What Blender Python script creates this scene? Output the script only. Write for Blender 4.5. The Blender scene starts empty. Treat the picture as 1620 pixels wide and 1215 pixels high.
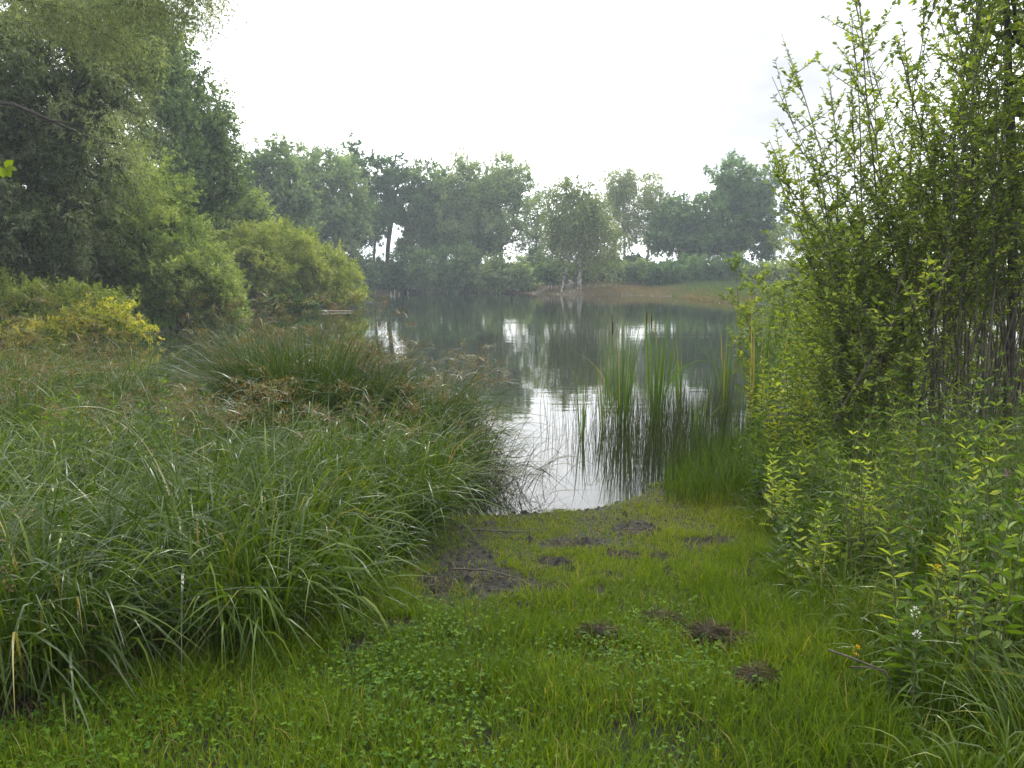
import bpy, math, random
import numpy as np
from mathutils import Vector
R = math.radians
sc = bpy.context.scene
col = sc.collection

# ------------------------------------------------------------ camera, world, sun, exposure
CAM_Z, PITCH, FPX = 1.85, R(8.0), 1170.0
cam = bpy.data.cameras.new('camera'); camo = bpy.data.objects.new('camera', cam); col.objects.link(camo)
camo.location = (0, 0, CAM_Z); camo.rotation_euler = (R(90) - PITCH, 0, 0)
cam.sensor_width = 36; cam.lens = 36 * FPX / 1620; cam.clip_end = 2000; cam.clip_start = 0.05
sc.camera = camo
SUN_AZ, SUN_EL = R(14), R(46)            # azimuth measured from +Y towards +X
w = bpy.data.worlds.new('World'); sc.world = w; w.use_nodes = True
nt = w.node_tree; N = nt.nodes; LK = nt.links
for n in list(N): N.remove(n)
out = N.new('ShaderNodeOutputWorld'); bg = N.new('ShaderNodeBackground'); bg.inputs['Strength'].default_value = 0.1
sky = N.new('ShaderNodeTexSky'); sky.sky_type = 'NISHITA'; sky.sun_disc = False
sky.sun_elevation = SUN_EL; sky.sun_rotation = SUN_AZ; sky.dust_density = 3
tc = N.new('ShaderNodeTexCoord')
noi = N.new('ShaderNodeTexNoise'); noi.inputs['Scale'].default_value = 2.2; noi.inputs['Detail'].default_value = 4
mp = N.new('ShaderNodeMapping'); mp.inputs['Scale'].default_value = (1, 1, 2.6); mp.inputs['Location'].default_value = (0.35, 0, 0.1)
LK.new(tc.outputs['Generated'], mp.inputs[0]); LK.new(mp.outputs[0], noi.inputs['Vector'])
sd = Vector((math.sin(SUN_AZ) * math.cos(SUN_EL), math.cos(SUN_AZ) * math.cos(SUN_EL), math.sin(SUN_EL)))
dot = N.new('ShaderNodeVectorMath'); dot.operation = 'DOT_PRODUCT'; dot.inputs[1].default_value = sd
LK.new(tc.outputs['Generated'], dot.inputs[0])
rmp = N.new('ShaderNodeMapRange'); rmp.interpolation_type = 'SMOOTHSTEP'      # the clouds are brightest round the hidden sun
rmp.inputs['From Min'].default_value = 0.1; rmp.inputs['From Max'].default_value = 1.0
rmp.inputs['To Min'].default_value = 16.0; rmp.inputs['To Max'].default_value = 38.0
LK.new(dot.outputs['Value'], rmp.inputs['Value'])
crp = N.new('ShaderNodeValToRGB'); crp.color_ramp.elements[0].position = 0.35; crp.color_ramp.elements[0].color = (0.58, 0.595, 0.64, 1)
crp.color_ramp.elements[1].position = 0.62; crp.color_ramp.elements[1].color = (1.0, 1.0, 1.0, 1)
LK.new(noi.outputs['Fac'], crp.inputs[0])
# one thicker grey cloud low on the right of the pond
gd = Vector((0.33, 0.90, 0.235)).normalized()
gdn = N.new('ShaderNodeVectorMath'); gdn.operation = 'DOT_PRODUCT'; gdn.inputs[1].default_value = gd
nz = N.new('ShaderNodeTexNoise'); nz.inputs['Scale'].default_value = 7; nz.inputs['Detail'].default_value = 5
LK.new(mp.outputs[0], nz.inputs['Vector'])
nadd = N.new('ShaderNodeMath'); nadd.operation = 'MULTIPLY_ADD'; nadd.inputs[1].default_value = 0.035
LK.new(tc.outputs['Generated'], gdn.inputs[0]); LK.new(nz.outputs['Fac'], nadd.inputs[0]); LK.new(gdn.outputs['Value'], nadd.inputs[2])
gm = N.new('ShaderNodeMapRange'); gm.interpolation_type = 'SMOOTHSTEP'; gm.inputs['From Min'].default_value = 0.985; gm.inputs['From Max'].default_value = 1.022
gm.inputs['To Min'].default_value = 1.0; gm.inputs['To Max'].default_value = 0.33; LK.new(nadd.outputs[0], gm.inputs['Value'])
sc2 = N.new('ShaderNodeMath'); sc2.operation = 'MULTIPLY'; LK.new(rmp.outputs[0], sc2.inputs[0]); LK.new(gm.outputs[0], sc2.inputs[1])
cl = N.new('ShaderNodeVectorMath'); cl.operation = 'SCALE'
LK.new(crp.outputs[0], cl.inputs[0]); LK.new(sc2.outputs[0], cl.inputs['Scale'])
mx = N.new('ShaderNodeMix'); mx.data_type = 'RGBA'; mx.inputs[0].default_value = 0.9
LK.new(sky.outputs[0], mx.inputs[6]); LK.new(cl.outputs[0], mx.inputs[7])
LK.new(mx.outputs[2], bg.inputs[0]); LK.new(bg.outputs[0], out.inputs[0])
sun = bpy.data.lights.new('sun', 'SUN'); sun.energy = 1.5; sun.angle = R(12); sun.color = (1, 0.96, 0.88)
suno = bpy.data.objects.new('sun', sun); col.objects.link(suno)
suno.rotation_euler = (-sd).to_track_quat('-Z', 'Y').to_euler()
sc.view_settings.view_transform = 'Standard'; sc.view_settings.look = 'None'
sc.view_settings.gamma = 1; sc.view_settings.exposure = 0.27
sc.cycles.max_bounces = 6; sc.cycles.transparent_max_bounces = 4; sc.cycles.volume_bounces = 0
sc.cycles.diffuse_bounces = 3; sc.cycles.transmission_bounces = 4; sc.cycles.sample_clamp_indirect = 8

# ------------------------------------------------------------ helpers
CP, SP = math.cos(PITCH), math.sin(PITCH)
def ray(px, py):
    u = (px - 810) / FPX; v = (py - 607.5) / FPX
    return u, CP - v * SP, -SP - v * CP
def G(px, py, z=0.0):
    "point at height z seen at that place"
    a, b, c = ray(px, py); t = (z - CAM_Z) / c
    return a * t, b * t
def P(px, py, Y):
    a, b, c = ray(px, py); t = Y / b
    return a * t, Y, CAM_Z + c * t

def tag(o, label=None, cat=None, group=None, kind=None):
    if label: o['label'] = label
    if cat: o['category'] = cat
    if group: o['group'] = group
    if kind: o['kind'] = kind
    return o
def empty(name, loc, rz=0.0):
    o = bpy.data.objects.new(name, None); col.objects.link(o); o.location = loc; o.rotation_euler = (0, 0, rz)
    o.empty_display_size = 0.2
    return o
def mesh(name, V, F, mats, parent=None, tone=None, smooth=True, midx=None):
    "F: (n,3) or (n,4) array"
    V = np.asarray(V, dtype=np.float32); F = np.asarray(F, dtype=np.int32)
    me = bpy.data.meshes.new(name)
    n, k = F.shape
    me.vertices.add(len(V)); me.vertices.foreach_set('co', V.ravel())
    me.loops.add(n * k); me.loops.foreach_set('vertex_index', F.ravel())
    me.polygons.add(n); me.polygons.foreach_set('loop_start', np.arange(0, n * k, k, dtype=np.int32))
    me.polygons.foreach_set('use_smooth', np.full(n, smooth, dtype=bool))
    if not isinstance(mats, (list, tuple)): mats = [mats]
    for m in mats: me.materials.append(m)
    if midx is not None: me.polygons.foreach_set('material_index', np.asarray(midx, dtype=np.int32))
    if tone is not None:
        a = me.attributes.new('tone', 'FLOAT', 'POINT'); a.data.foreach_set('value', np.asarray(tone, dtype=np.float32))
    me.update(); me.validate()
    o = bpy.data.objects.new(name, me); col.objects.link(o)
    if parent: o.parent = parent
    return o
def unit(a): return a / np.maximum(np.linalg.norm(a, axis=-1, keepdims=True), 1e-9)

class Acc:
    "collects vertices and faces of one mesh"
    def __init__(s): s.V = []; s.F = []; s.T = []; s.M = []; s.n = 0
    def add(s, V, F, T, m=0):
        if len(V) == 0: return
        s.V.append(V); s.F.append(F + s.n); s.T.append(T); s.M.append(np.full(len(F), m)); s.n += len(V)
    def build(s, name, mats, parent=None, smooth=True):
        if not s.V: return None
        return mesh(name, np.concatenate(s.V), np.concatenate(s.F), mats, parent, np.concatenate(s.T), smooth, np.concatenate(s.M))

def leaves(rng, pos, dirn, L, W, tone, droop=0.0, cup=0.25, six=False):
    "leaf faces: pos base (n,3), dirn (n,3)"
    n = len(pos); d = dirn.copy(); d[:, 2] -= droop; d = unit(d)
    up = rng.normal(size=(n, 3)) * 0.55; up[:, 2] += 0.9
    side = unit(np.cross(d, up)); nrm = unit(np.cross(side, d))
    L = np.broadcast_to(L, (n,))[:, None]; W = np.broadcast_to(W, (n,))[:, None]
    if six:
        a = pos; t = pos + d * L - nrm * L * 0.12
        l1 = pos + d * L * .30 + side * W * .46 + nrm * W * cup; l2 = pos + d * L * .68 + side * W * .38 + nrm * W * cup * .6
        r1 = pos + d * L * .30 - side * W * .46 + nrm * W * cup; r2 = pos + d * L * .68 - side * W * .38 + nrm * W * cup * .6
        V = np.stack([a, l1, l2, t, r2, r1], 1).reshape(-1, 3)
        b = np.arange(n)[:, None] * 6
        F = np.concatenate([b + np.array([0, 1, 2, 3]), b + np.array([0, 3, 4, 5])])
        return V, F, np.repeat(tone, 6)
    m = pos + d * L * .45
    V = np.stack([pos, m + side * W * .5 + nrm * W * cup, pos + d * L, m - side * W * .5 + nrm * W * cup], 1).reshape(-1, 3)
    F = np.arange(n * 4).reshape(n, 4)
    return V, F, np.repeat(tone, 4)

def blades(rng, base, az, L, W, lean, bend, s0, k, nseg, tone, tipdry=0.0, twist=0.0, up=0.0):
    n = len(base)
    s = np.linspace(0, 1, nseg + 1)[None, :]
    bc = lambda a: np.broadcast_to(np.asarray(a, float), (n,))[:, None]
    sg = 1 / (1 + np.exp(-(s - bc(s0)) * bc(k))); sg0 = 1 / (1 + np.exp(bc(s0) * bc(k)))
    th = bc(lean) + bc(bend) * (sg - sg0)
    thm = (th[:, 1:] + th[:, :-1]) / 2; dl = bc(L) / nseg
    h = np.concatenate([np.zeros((n, 1)), np.cumsum(np.sin(thm) * dl, 1)], 1)
    z = np.concatenate([np.zeros((n, 1)), np.cumsum(np.cos(thm) * dl, 1)], 1)
    ca, sa = np.cos(az)[:, None], np.sin(az)[:, None]
    C = np.stack([base[:, 0:1] + h * ca, base[:, 1:2] + h * sa, base[:, 2:3] + z], 2)
    T = np.stack([np.sin(th) * ca, np.sin(th) * sa, np.cos(th)], 2)
    S = np.stack([-sa + 0 * h, ca + 0 * h, 0 * h], 2)
    B = np.cross(T, S)
    tw = bc(rng.uniform(-1, 1, n)) * (0.5 + twist * s)
    S = S * np.cos(tw)[..., None] + B * np.sin(tw)[..., None]
    wp = bc(W) * np.minimum(1, (0.55 + 2.2 * s)) * np.clip((1 - s) * 2.2, 0.04, 1) * 0.5
    A = C - S * wp[..., None]; D = C + S * wp[..., None]
    V = np.stack([A, D], 2).reshape(-1, 3)
    m = 2 * (nseg + 1)
    q = np.arange(nseg)[:, None] * 2 + np.array([0, 1, 3, 2])
    F = (np.arange(n)[:, None, None] * m + q[None]).reshape(-1, 4)
    tt = bc(tone) + tipdry * np.clip(s - 0.75, 0, 1) * 4
    return V, F, np.repeat(tt[..., None], 2, 2).ravel()

def tubes(paths, sides=5):
    "paths: list of (pts (k,3), radii (k,)) -> one mesh"
    Vs, Fs, n = [], [], 0
    ang = np.arange(sides) * 2 * math.pi / sides
    for pts, rad in paths:
        pts = np.asarray(pts, float); rad = np.asarray(rad, float); k = len(pts)
        T = unit(np.gradient(pts, axis=0)); ref = np.array([0.13, 0.97, 0.2]) if abs(T[:, 2]).mean() > .5 else np.array([0.1, .1, 1.0])
        S = unit(np.cross(T, ref)); B = np.cross(T, S)
        V = pts[:, None] + rad[:, None, None] * (S[:, None] * np.cos(ang)[None, :, None] + B[:, None] * np.sin(ang)[None, :, None])
        Vs.append(V.reshape(-1, 3))
        i = np.arange(k - 1)[:, None] * sides; j = np.arange(sides)[None]; jn = (j + 1) % sides
        Fs.append(np.stack([i + j, i + jn, i + sides + jn, i + sides + j], 2).reshape(-1, 4) + n)
        n += k * sides
    V = np.concatenate(Vs); return V, np.concatenate(Fs), np.zeros(len(V))

# ------------------------------------------------------------ materials
def newmat(name):
    m = bpy.data.materials.new(name); m.use_nodes = True
    b = m.node_tree.nodes['Principled BSDF']; return m, m.node_tree, b
def leafmat(name, stops, trans=0.35, rough=0.5, tgain=(1.5, 1.6, 0.5), spec=0.16):
    m, t, b = newmat(name); n = t.nodes
    at = n.new('ShaderNodeAttribute'); at.attribute_name = 'tone'
    rp = n.new('ShaderNodeValToRGB'); t.links.new(at.outputs['Fac'], rp.inputs[0])
    els = rp.color_ramp.elements
    while len(els) < len(stops): els.new(0.5)
    for e, (p, c) in zip(els, stops): e.position = p; e.color = (*c, 1)
    t.links.new(rp.outputs[0], b.inputs['Base Color'])
    b.inputs['Roughness'].default_value = rough; b.inputs['Specular IOR Level'].default_value = spec
    tr = n.new('ShaderNodeBsdfTranslucent'); mu = n.new('ShaderNodeMix'); mu.data_type = 'RGBA'; mu.blend_type = 'MULTIPLY'
    mu.inputs[0].default_value = 1; mu.inputs[7].default_value = (*tgain, 1)
    t.links.new(rp.outputs[0], mu.inputs[6]); t.links.new(mu.outputs[2], tr.inputs[0])
    ms = n.new('ShaderNodeMixShader'); ms.inputs[0].default_value = trans
    t.links.new(b.outputs[0], ms.inputs[1]); t.links.new(tr.outputs[0], ms.inputs[2])
    t.links.new(ms.outputs[0], n['Material Output'].inputs[0])
    return m
def barkmat(name, c1, c2, scale=18, rough=0.85):
    m, t, b = newmat(name); n = t.nodes
    no = n.new('ShaderNodeTexNoise'); no.inputs['Scale'].default_value = scale; no.inputs['Detail'].default_value = 5
    rp = n.new('ShaderNodeValToRGB'); rp.color_ramp.elements[0].position = .38; rp.color_ramp.elements[1].position = .62
    rp.color_ramp.elements[0].color = (*c1, 1); rp.color_ramp.elements[1].color = (*c2, 1)
    g = n.new('ShaderNodeNewGeometry'); t.links.new(g.outputs['Position'], no.inputs['Vector'])
    t.links.new(no.outputs['Fac'], rp.inputs[0]); t.links.new(rp.outputs[0], b.inputs['Base Color']); b.inputs['Roughness'].default_value = rough
    return m
M = {}
M['bark'] = barkmat('dark_bark', (.02, .017, .013), (.055, .048, .038))
M['bark_mid'] = barkmat('olive_bark', (.05, .05, .03), (.12, .11, .075))
M['birch'] = barkmat('birch_bark', (.12, .11, .1), (.62, .6, .56), 3.5)
M['stem'] = barkmat('green_stem', (.06, .08, .025), (.13, .12, .05), 30)
M['deadwood'] = barkmat('dead_wood', (.03, .024, .018), (.085, .07, .052), 40)
M['palewood'] = barkmat('pale_wood', (.2, .17, .13), (.42, .38, .3), 30)
M['willow_grey'] = leafmat('grey_willow_leaves', [(0, (0.048, 0.076, 0.041)), (.45, (0.179, 0.214, 0.130)), (1, (0.413, 0.428, 0.324))], .48, .5)
M['willow_mid'] = leafmat('green_willow_leaves', [(0, (0.048, 0.087, 0.023)), (.45, (0.195, 0.250, 0.094)), (1, (0.405, 0.437, 0.203))], .48, .5)
M['willow_lime'] = leafmat('lime_willow_leaves', [(0, (0.054, 0.081, 0.020)), (.45, (0.199, 0.250, 0.052)), (1, (0.379, 0.393, 0.130))], .42, .5)
M['yellow'] = leafmat('yellowing_leaves', [(0, (.06, .10, .015)), (.4, (.18, .23, .03)), (.7, (.38, .37, .04)), (1, (.62, .52, .07))], .35, .5)
M['poplar'] = leafmat('poplar_leaves', [(0, (0.045, 0.094, 0.040)), (.5, (0.164, 0.229, 0.115)), (1, (0.359, 0.415, 0.245))], .45, .45)
M['far_dark'] = leafmat('dark_tree_leaves', [(0, (0.029, 0.072, 0.034)), (.5, (0.085, 0.156, 0.078)), (1, (0.195, 0.286, 0.144))], .42, .5)
M['far_grey'] = leafmat('silvery_tree_leaves', [(0, (0.047, 0.090, 0.051)), (.5, (0.139, 0.204, 0.116)), (1, (0.291, 0.351, 0.212))], .42, .5)
M['birch_leaf'] = leafmat('birch_leaves', [(0, (0.058, 0.098, 0.034)), (.5, (0.195, 0.234, 0.103)), (1, (0.351, 0.390, 0.196))], .45, .5)
M['sallow'] = leafmat('sallow_leaves', [(0, (0.0517, 0.0847, 0.0200)), (.5, (0.1452, 0.2035, 0.0450)), (.85, (0.2761, 0.3344, 0.0680)), (1, (0.4070, 0.4213, 0.0890))], .48, .38, (1.6, 1.7, .4))
M['sallow_bright'] = leafmat('bright_sallow_leaves', [(0, (.05, .09, .012)), (.5, (.13, .185, .024)), (1, (.27, .31, .05))], .5, .38, (1.6, 1.6, .4))
M['herb'] = leafmat('herb_leaves', [(0, (.02, .05, .006)), (.5, (.058, .115, .012)), (1, (.16, .235, .022))], .4, .4, (1.5, 1.6, .4), .25)
M['grass'] = leafmat('lawn_grass_blades', [(0, (0.0353, 0.0696, 0.0040)), (.5, (0.0971, 0.1609, 0.0059)), (.8, (0.1761, 0.2201, 0.0119)), (.93, (0.2199, 0.2145, 0.0495)), (1, (0.3075, 0.2362, 0.0990))], .42, .45, (1.6, 1.6, .4), .12)
M['clover'] = leafmat('clover_leaves', [(0, (0.0276, 0.0825, 0.0054)), (.5, (0.0575, 0.1375, 0.0072)), (1, (0.1265, 0.2200, 0.0126))], .35, .5, (1.4, 1.5, .4), .12)
M['sedge'] = leafmat('sedge_blades', [(0, (0.0253, 0.0526, 0.0029)), (.45, (0.0668, 0.1201, 0.0065)), (.75, (0.1440, 0.1968, 0.0130)), (.9, (0.1797, 0.1922, 0.0403)), (1, (0.2696, 0.2311, 0.0691))], .35, .3, (1.5, 1.5, .4), .38)
M['sedge_dark'] = leafmat('dark_sedge_blades', [(0, (0.0202, 0.0420, 0.0085)), (.5, (0.0459, 0.0830, 0.0136)), (.85, (0.1008, 0.1344, 0.0238)), (1, (0.2386, 0.1943, 0.0748))], .33, .28, (1.4, 1.5, .4), .5)
M['panicle'] = leafmat('brown_flower_heads', [(0, (.09, .05, .025)), (.5, (.19, .115, .06)), (1, (.34, .23, .13))], .25, .7)
M['rush'] = leafmat('rush_stems', [(0, (.02, .032, .012)), (.6, (.05, .075, .022)), (1, (.13, .12, .055))], .15, .5)
M['cattail'] = leafmat('cattail_blades', [(0, (.05, .1, .025)), (.6, (.1, .175, .04)), (.85, (.2, .24, .07)), (1, (.38, .26, .12))], .4, .38, (1.4, 1.5, .5))
M['seedhead'] = barkmat('cattail_seed_head', (.05, .025, .012), (.1, .05, .025), 60)
M['deadgrass'] = leafmat('dead_grass', [(0, (.025, .018, .01)), (.5, (.06, .044, .024)), (1, (.17, .13, .07))], .2, .7)
M['bankgrass'] = leafmat('bank_grass', [(0, (.04, .075, .018)), (.5, (.085, .125, .03)), (.8, (.14, .11, .045)), (1, (.19, .13, .065))], .3, .6)
M['white'] = leafmat('white_petals', [(0, (.6, .6, .55)), (1, (.8, .8, .76))], .3, .5, (1, 1, 1))
M['orange'] = leafmat('yellow_petals', [(0, (.65, .35, .02)), (1, (.8, .5, .03))], .3, .5, (1, 1, 1))
M['purple'] = leafmat('purple_petals', [(0, (.3, .06, .28)), (1, (.5, .14, .45))], .3, .5, (1, 1, 1))

# ------------------------------------------------------------ terrain
near = [G(-60, 800), G(150, 815), G(420, 805), G(600, 822), G(700, 836), G(760, 826), G(800, 823), G(870, 817), G(940, 816), G(1000, 806), G(1035, 790),
        G(1060, 770), G(1140, 752), G(1220, 735), G(1330, 715), G(1450, 705), G(1620, 702)]
right = [(9, 8.6), (14, 11), (24, 20), (33, 34), (34, 46), G(1290, 486), G(1240, 483), G(1170, 480), G(1110, 475), G(1070, 469)]
far = [G(1000, 467.5), G(900, 466.5), G(830, 464), G(720, 463), G(640, 463.5), G(560, 464), (-36, 96), (-40, 80)]
left = [(-30, 64), G(480, 484), G(535, 487), G(470, 492), G(350, 494), G(290, 502), G(310, 512), G(260, 526), G(180, 536), G(60, 540), (-17, 20), (-12, 11)]
POND = np.array([tuple(p[:2]) for p in near + right + far + left])
def vnoise(x, y, s, seed=0):
    r = np.random.default_rng(seed); a = 0
    for i in range(6):
        k = r.uniform(.6, 1.6, 2) * s * r.choice([-1, 1], 2); ph = r.uniform(0, 6.28, 2)
        a = a + np.sin(x * k[0] + y * k[1] + ph[0] + 1.3 * np.sin(y * k[0] * .7 - x * k[1] * .6 + ph[1]))
    return a / 6
def sdist(x, y):
    "signed distance to the pond's edge, negative in the pond"
    shp = np.shape(x); x = np.ravel(x).astype(float); y = np.ravel(y).astype(float)
    best = np.full(x.shape, 1e9); ins = np.zeros(x.shape, bool)
    A = POND; B = np.roll(POND, -1, 0)
    for (ax, ay), (bx, by) in zip(A, B):
        ex, ey = bx - ax, by - ay
        t = np.clip(((x - ax) * ex + (y - ay) * ey) / (ex * ex + ey * ey + 1e-12), 0, 1)
        best = np.minimum(best, (x - ax - t * ex) ** 2 + (y - ay - t * ey) ** 2)
        if abs(ey) > 1e-9:
            c = ((ay > y) != (by > y)) & (x < ex * (y - ay) / ey + ax); ins ^= c
    d = np.sqrt(best); return np.where(ins, -d, d).reshape(shp)
def sst(a, b, v): t = np.clip((v - a) / (b - a), 0, 1); return t * t * (3 - 2 * t)
def height(x, y):
    x = np.asarray(x, float); y = np.asarray(y, float)
    d = sdist(x, y) + 0.12 * vnoise(x, y, 2.3, 5) * (y < 12)
    farw = sst(50, 88, y)
    nearh = 0.02 + 0.27 * sst(-.2, 4.5, d) + 0.35 * sst(6, 20, d)
    leftw = sst(-8, -16, x) * (1 - farw)
    rw = sst(4, 20, x)
    bank = 0.06 + 0.5 * sst(0, 3, d) + (4.1 - 1.7 * rw + 0.5 * vnoise(x, y * 0, .12, 3)) * (sst(2.5, 13, d) * (1 - rw) + sst(2, 34, d) * rw)
    bank = bank - 5.5 * sst(24, 60, d)
    rb = np.where(x > 20, sst(60, 100, y), 1.0)
    h = nearh * (1 - farw) + bank * farw + leftw * 0.6 * sst(1, 8, d)
    h = h + 0.018 * vnoise(x, y, 3.1, 1) * sst(0, 1, d) * (y < 15) + 0.10 * vnoise(x, y, .7, 2) * sst(1, 6, d) * (y > 15)
    under = -0.05 - 0.9 * sst(0, 5, -d)
    return np.where(d > 0, h, np.minimum(h * 0 + 0.02, 0.02 + (under) * sst(0, .35, -d)))
def axis(lo, hi, n, c, s):
    t = np.linspace(-1, 1, n); a = np.sinh(t * s) / math.sinh(s)
    return np.where(a < 0, c + a * (c - lo), c + a * (hi - c))
gx = axis(-380, 380, 330, 0.5, 6.0); gy = axis(-60, 420, 420, 6.0, 4.6)
X, Y_ = np.meshgrid(gx, gy); Z = height(X, Y_)
nx, ny = len(gx), len(gy)
i = (np.arange(ny - 1)[:, None] * nx + np.arange(nx - 1)[None]).ravel()
TF = np.stack([i, i + 1, i + nx + 1, i + nx], 1)

MUD = [(742, 872, 55, 45), (790, 905, 60, 30), (630, 992, 55, 16), (985, 862, 38, 13), (1050, 865, 32, 10), (905, 840, 60, 12), (870, 925, 55, 16), (945, 935, 30, 12), (1010, 815, 45, 12), (1200, 880, 30, 10), (1120, 840, 50, 10), (40, 1160, 40, 30), (1062, 905, 12, 24), (560, 1035, 30, 12), (960, 905, 40, 10), (880, 875, 40, 14), (1095, 905, 26, 8), (700, 905, 40, 30), (820, 950, 40, 8), (1180, 905, 30, 8), (1235, 1020, 50, 8)]
mudw = []
for (a, b, rx, ry) in MUD:
    c = G(a, b, .15); e = G(a + rx, b, .15); f1 = G(a, b - ry, .15)
    q_ = 1.0 if a < 800 or b < 845 else .78
    mudw.append((c[0], c[1], q_ * abs(e[0] - c[0]), q_ * abs(f1[1] - c[1])))
def mudmask(x, y):
    m = np.zeros(np.shape(x)); wob = .32 * vnoise(x, y, 9, 11)
    for (cx, cy, rx, ry) in mudw:
        q = np.sqrt(((x - cx) / rx) ** 2 + ((y - cy) / ry) ** 2) + wob
        m = np.maximum(m, 1 - sst(.65, 1.15, q))
    return m
m, t, b = newmat('ground_soil'); n = t.nodes
at = n.new('ShaderNodeAttribute'); at.attribute_name = 'tone'
g = n.new('ShaderNodeNewGeometry')
no = n.new('ShaderNodeTexNoise'); no.inputs['Scale'].default_value = 14; no.inputs['Detail'].default_value = 8; no.inputs['Roughness'].default_value = .7
t.links.new(g.outputs['Position'], no.inputs['Vector'])
soil = n.new('ShaderNodeValToRGB'); soil.color_ramp.elements[0].position = .35; soil.color_ramp.elements[1].position = .65
soil.color_ramp.elements[0].color = (.008, .007, .005, 1); soil.color_ramp.elements[1].color = (.036, .031, .024, 1)
e = soil.color_ramp.elements.new(.55); e.color = (.016, .013, .009, 1)
gr = n.new('ShaderNodeValToRGB'); gr.color_ramp.elements[0].position = .3; gr.color_ramp.elements[1].position = .7
gr.color_ramp.elements[0].color = (.06, .045, .02, 1); gr.color_ramp.elements[1].color = (.14, .095, .048, 1)
no2 = n.new('ShaderNodeTexNoise'); no2.inputs['Scale'].default_value = .6; no2.inputs['Detail'].default_value = 6
t.links.new(g.outputs['Position'], no2.inputs['Vector'])
t.links.new(no.outputs['Fac'], soil.inputs[0]); t.links.new(no2.outputs['Fac'], gr.inputs[0])
mxx = n.new('ShaderNodeMix'); mxx.data_type = 'RGBA'; t.links.new(at.outputs['Fac'], mxx.inputs[0])
t.links.new(soil.outputs[0], mxx.inputs[6]); t.links.new(gr.outputs[0], mxx.inputs[7]); t.links.new(mxx.outputs[2], b.inputs['Base Color'])
rr = n.new('ShaderNodeMapRange'); rr.inputs['To Min'].default_value = .2; rr.inputs['To Max'].default_value = 1.0; b.inputs['Specular IOR Level'].default_value = .4
t.links.new(no.outputs['Fac'], rr.inputs['Value']); t.links.new(rr.outputs[0], b.inputs['Roughness'])
bp = n.new('ShaderNodeBump'); bp.inputs['Strength'].default_value = 1; bp.inputs['Distance'].default_value = .12
t.links.new(no.outputs['Fac'], bp.inputs['Height']); t.links.new(bp.outputs[0], b.inputs['Normal'])
M['soil'] = m
gt = sst(52, 70, Y_)                                   # dry grassy earth on the far banks, wet soil by the near shore
tag(mesh('ground', np.stack([X.ravel(), Y_.ravel(), Z.ravel()], 1), TF, M['soil'], tone=gt.ravel()), kind='structure')

# water
m, t, b = newmat('pond_water'); n = t.nodes
b.inputs['Base Color'].default_value = (.016, .02, .012, 1); b.inputs['Roughness'].default_value = .035
b.inputs['IOR'].default_value = 1.45; b.inputs['Specular IOR Level'].default_value = .6
g = n.new('ShaderNodeNewGeometry')
def wav(sc3, s, det):
    mpn = n.new('ShaderNodeMapping'); mpn.inputs['Scale'].default_value = sc3; t.links.new(g.outputs['Position'], mpn.inputs[0])
    q = n.new('ShaderNodeTexNoise'); q.inputs['Scale'].default_value = s; q.inputs['Detail'].default_value = det
    t.links.new(mpn.outputs[0], q.inputs['Vector']); return q
a1 = wav((.5, 1.4, 1), 1.5, 3); a2 = wav((.35, 1.1, 1), .45, 1)
b1 = n.new('ShaderNodeBump'); b1.inputs['Strength'].default_value = .22; b1.inputs['Distance'].default_value = .012
b2 = n.new('ShaderNodeBump'); b2.inputs['Strength'].default_value = .3; b2.inputs['Distance'].default_value = .02
t.links.new(a2.outputs['Fac'], b2.inputs['Height']); t.links.new(b2.outputs[0], b1.inputs['Normal'])
t.links.new(a1.outputs['Fac'], b1.inputs['Height']); t.links.new(b1.outputs[0], b.inputs['Normal'])
M['water'] = m
tag(mesh('water', [(-90, 4.0, 0), (90, 4.0, 0), (90, 125, 0), (-90, 125, 0)], [(0, 1, 2, 3)], M['water'], smooth=False), kind='structure')

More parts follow.
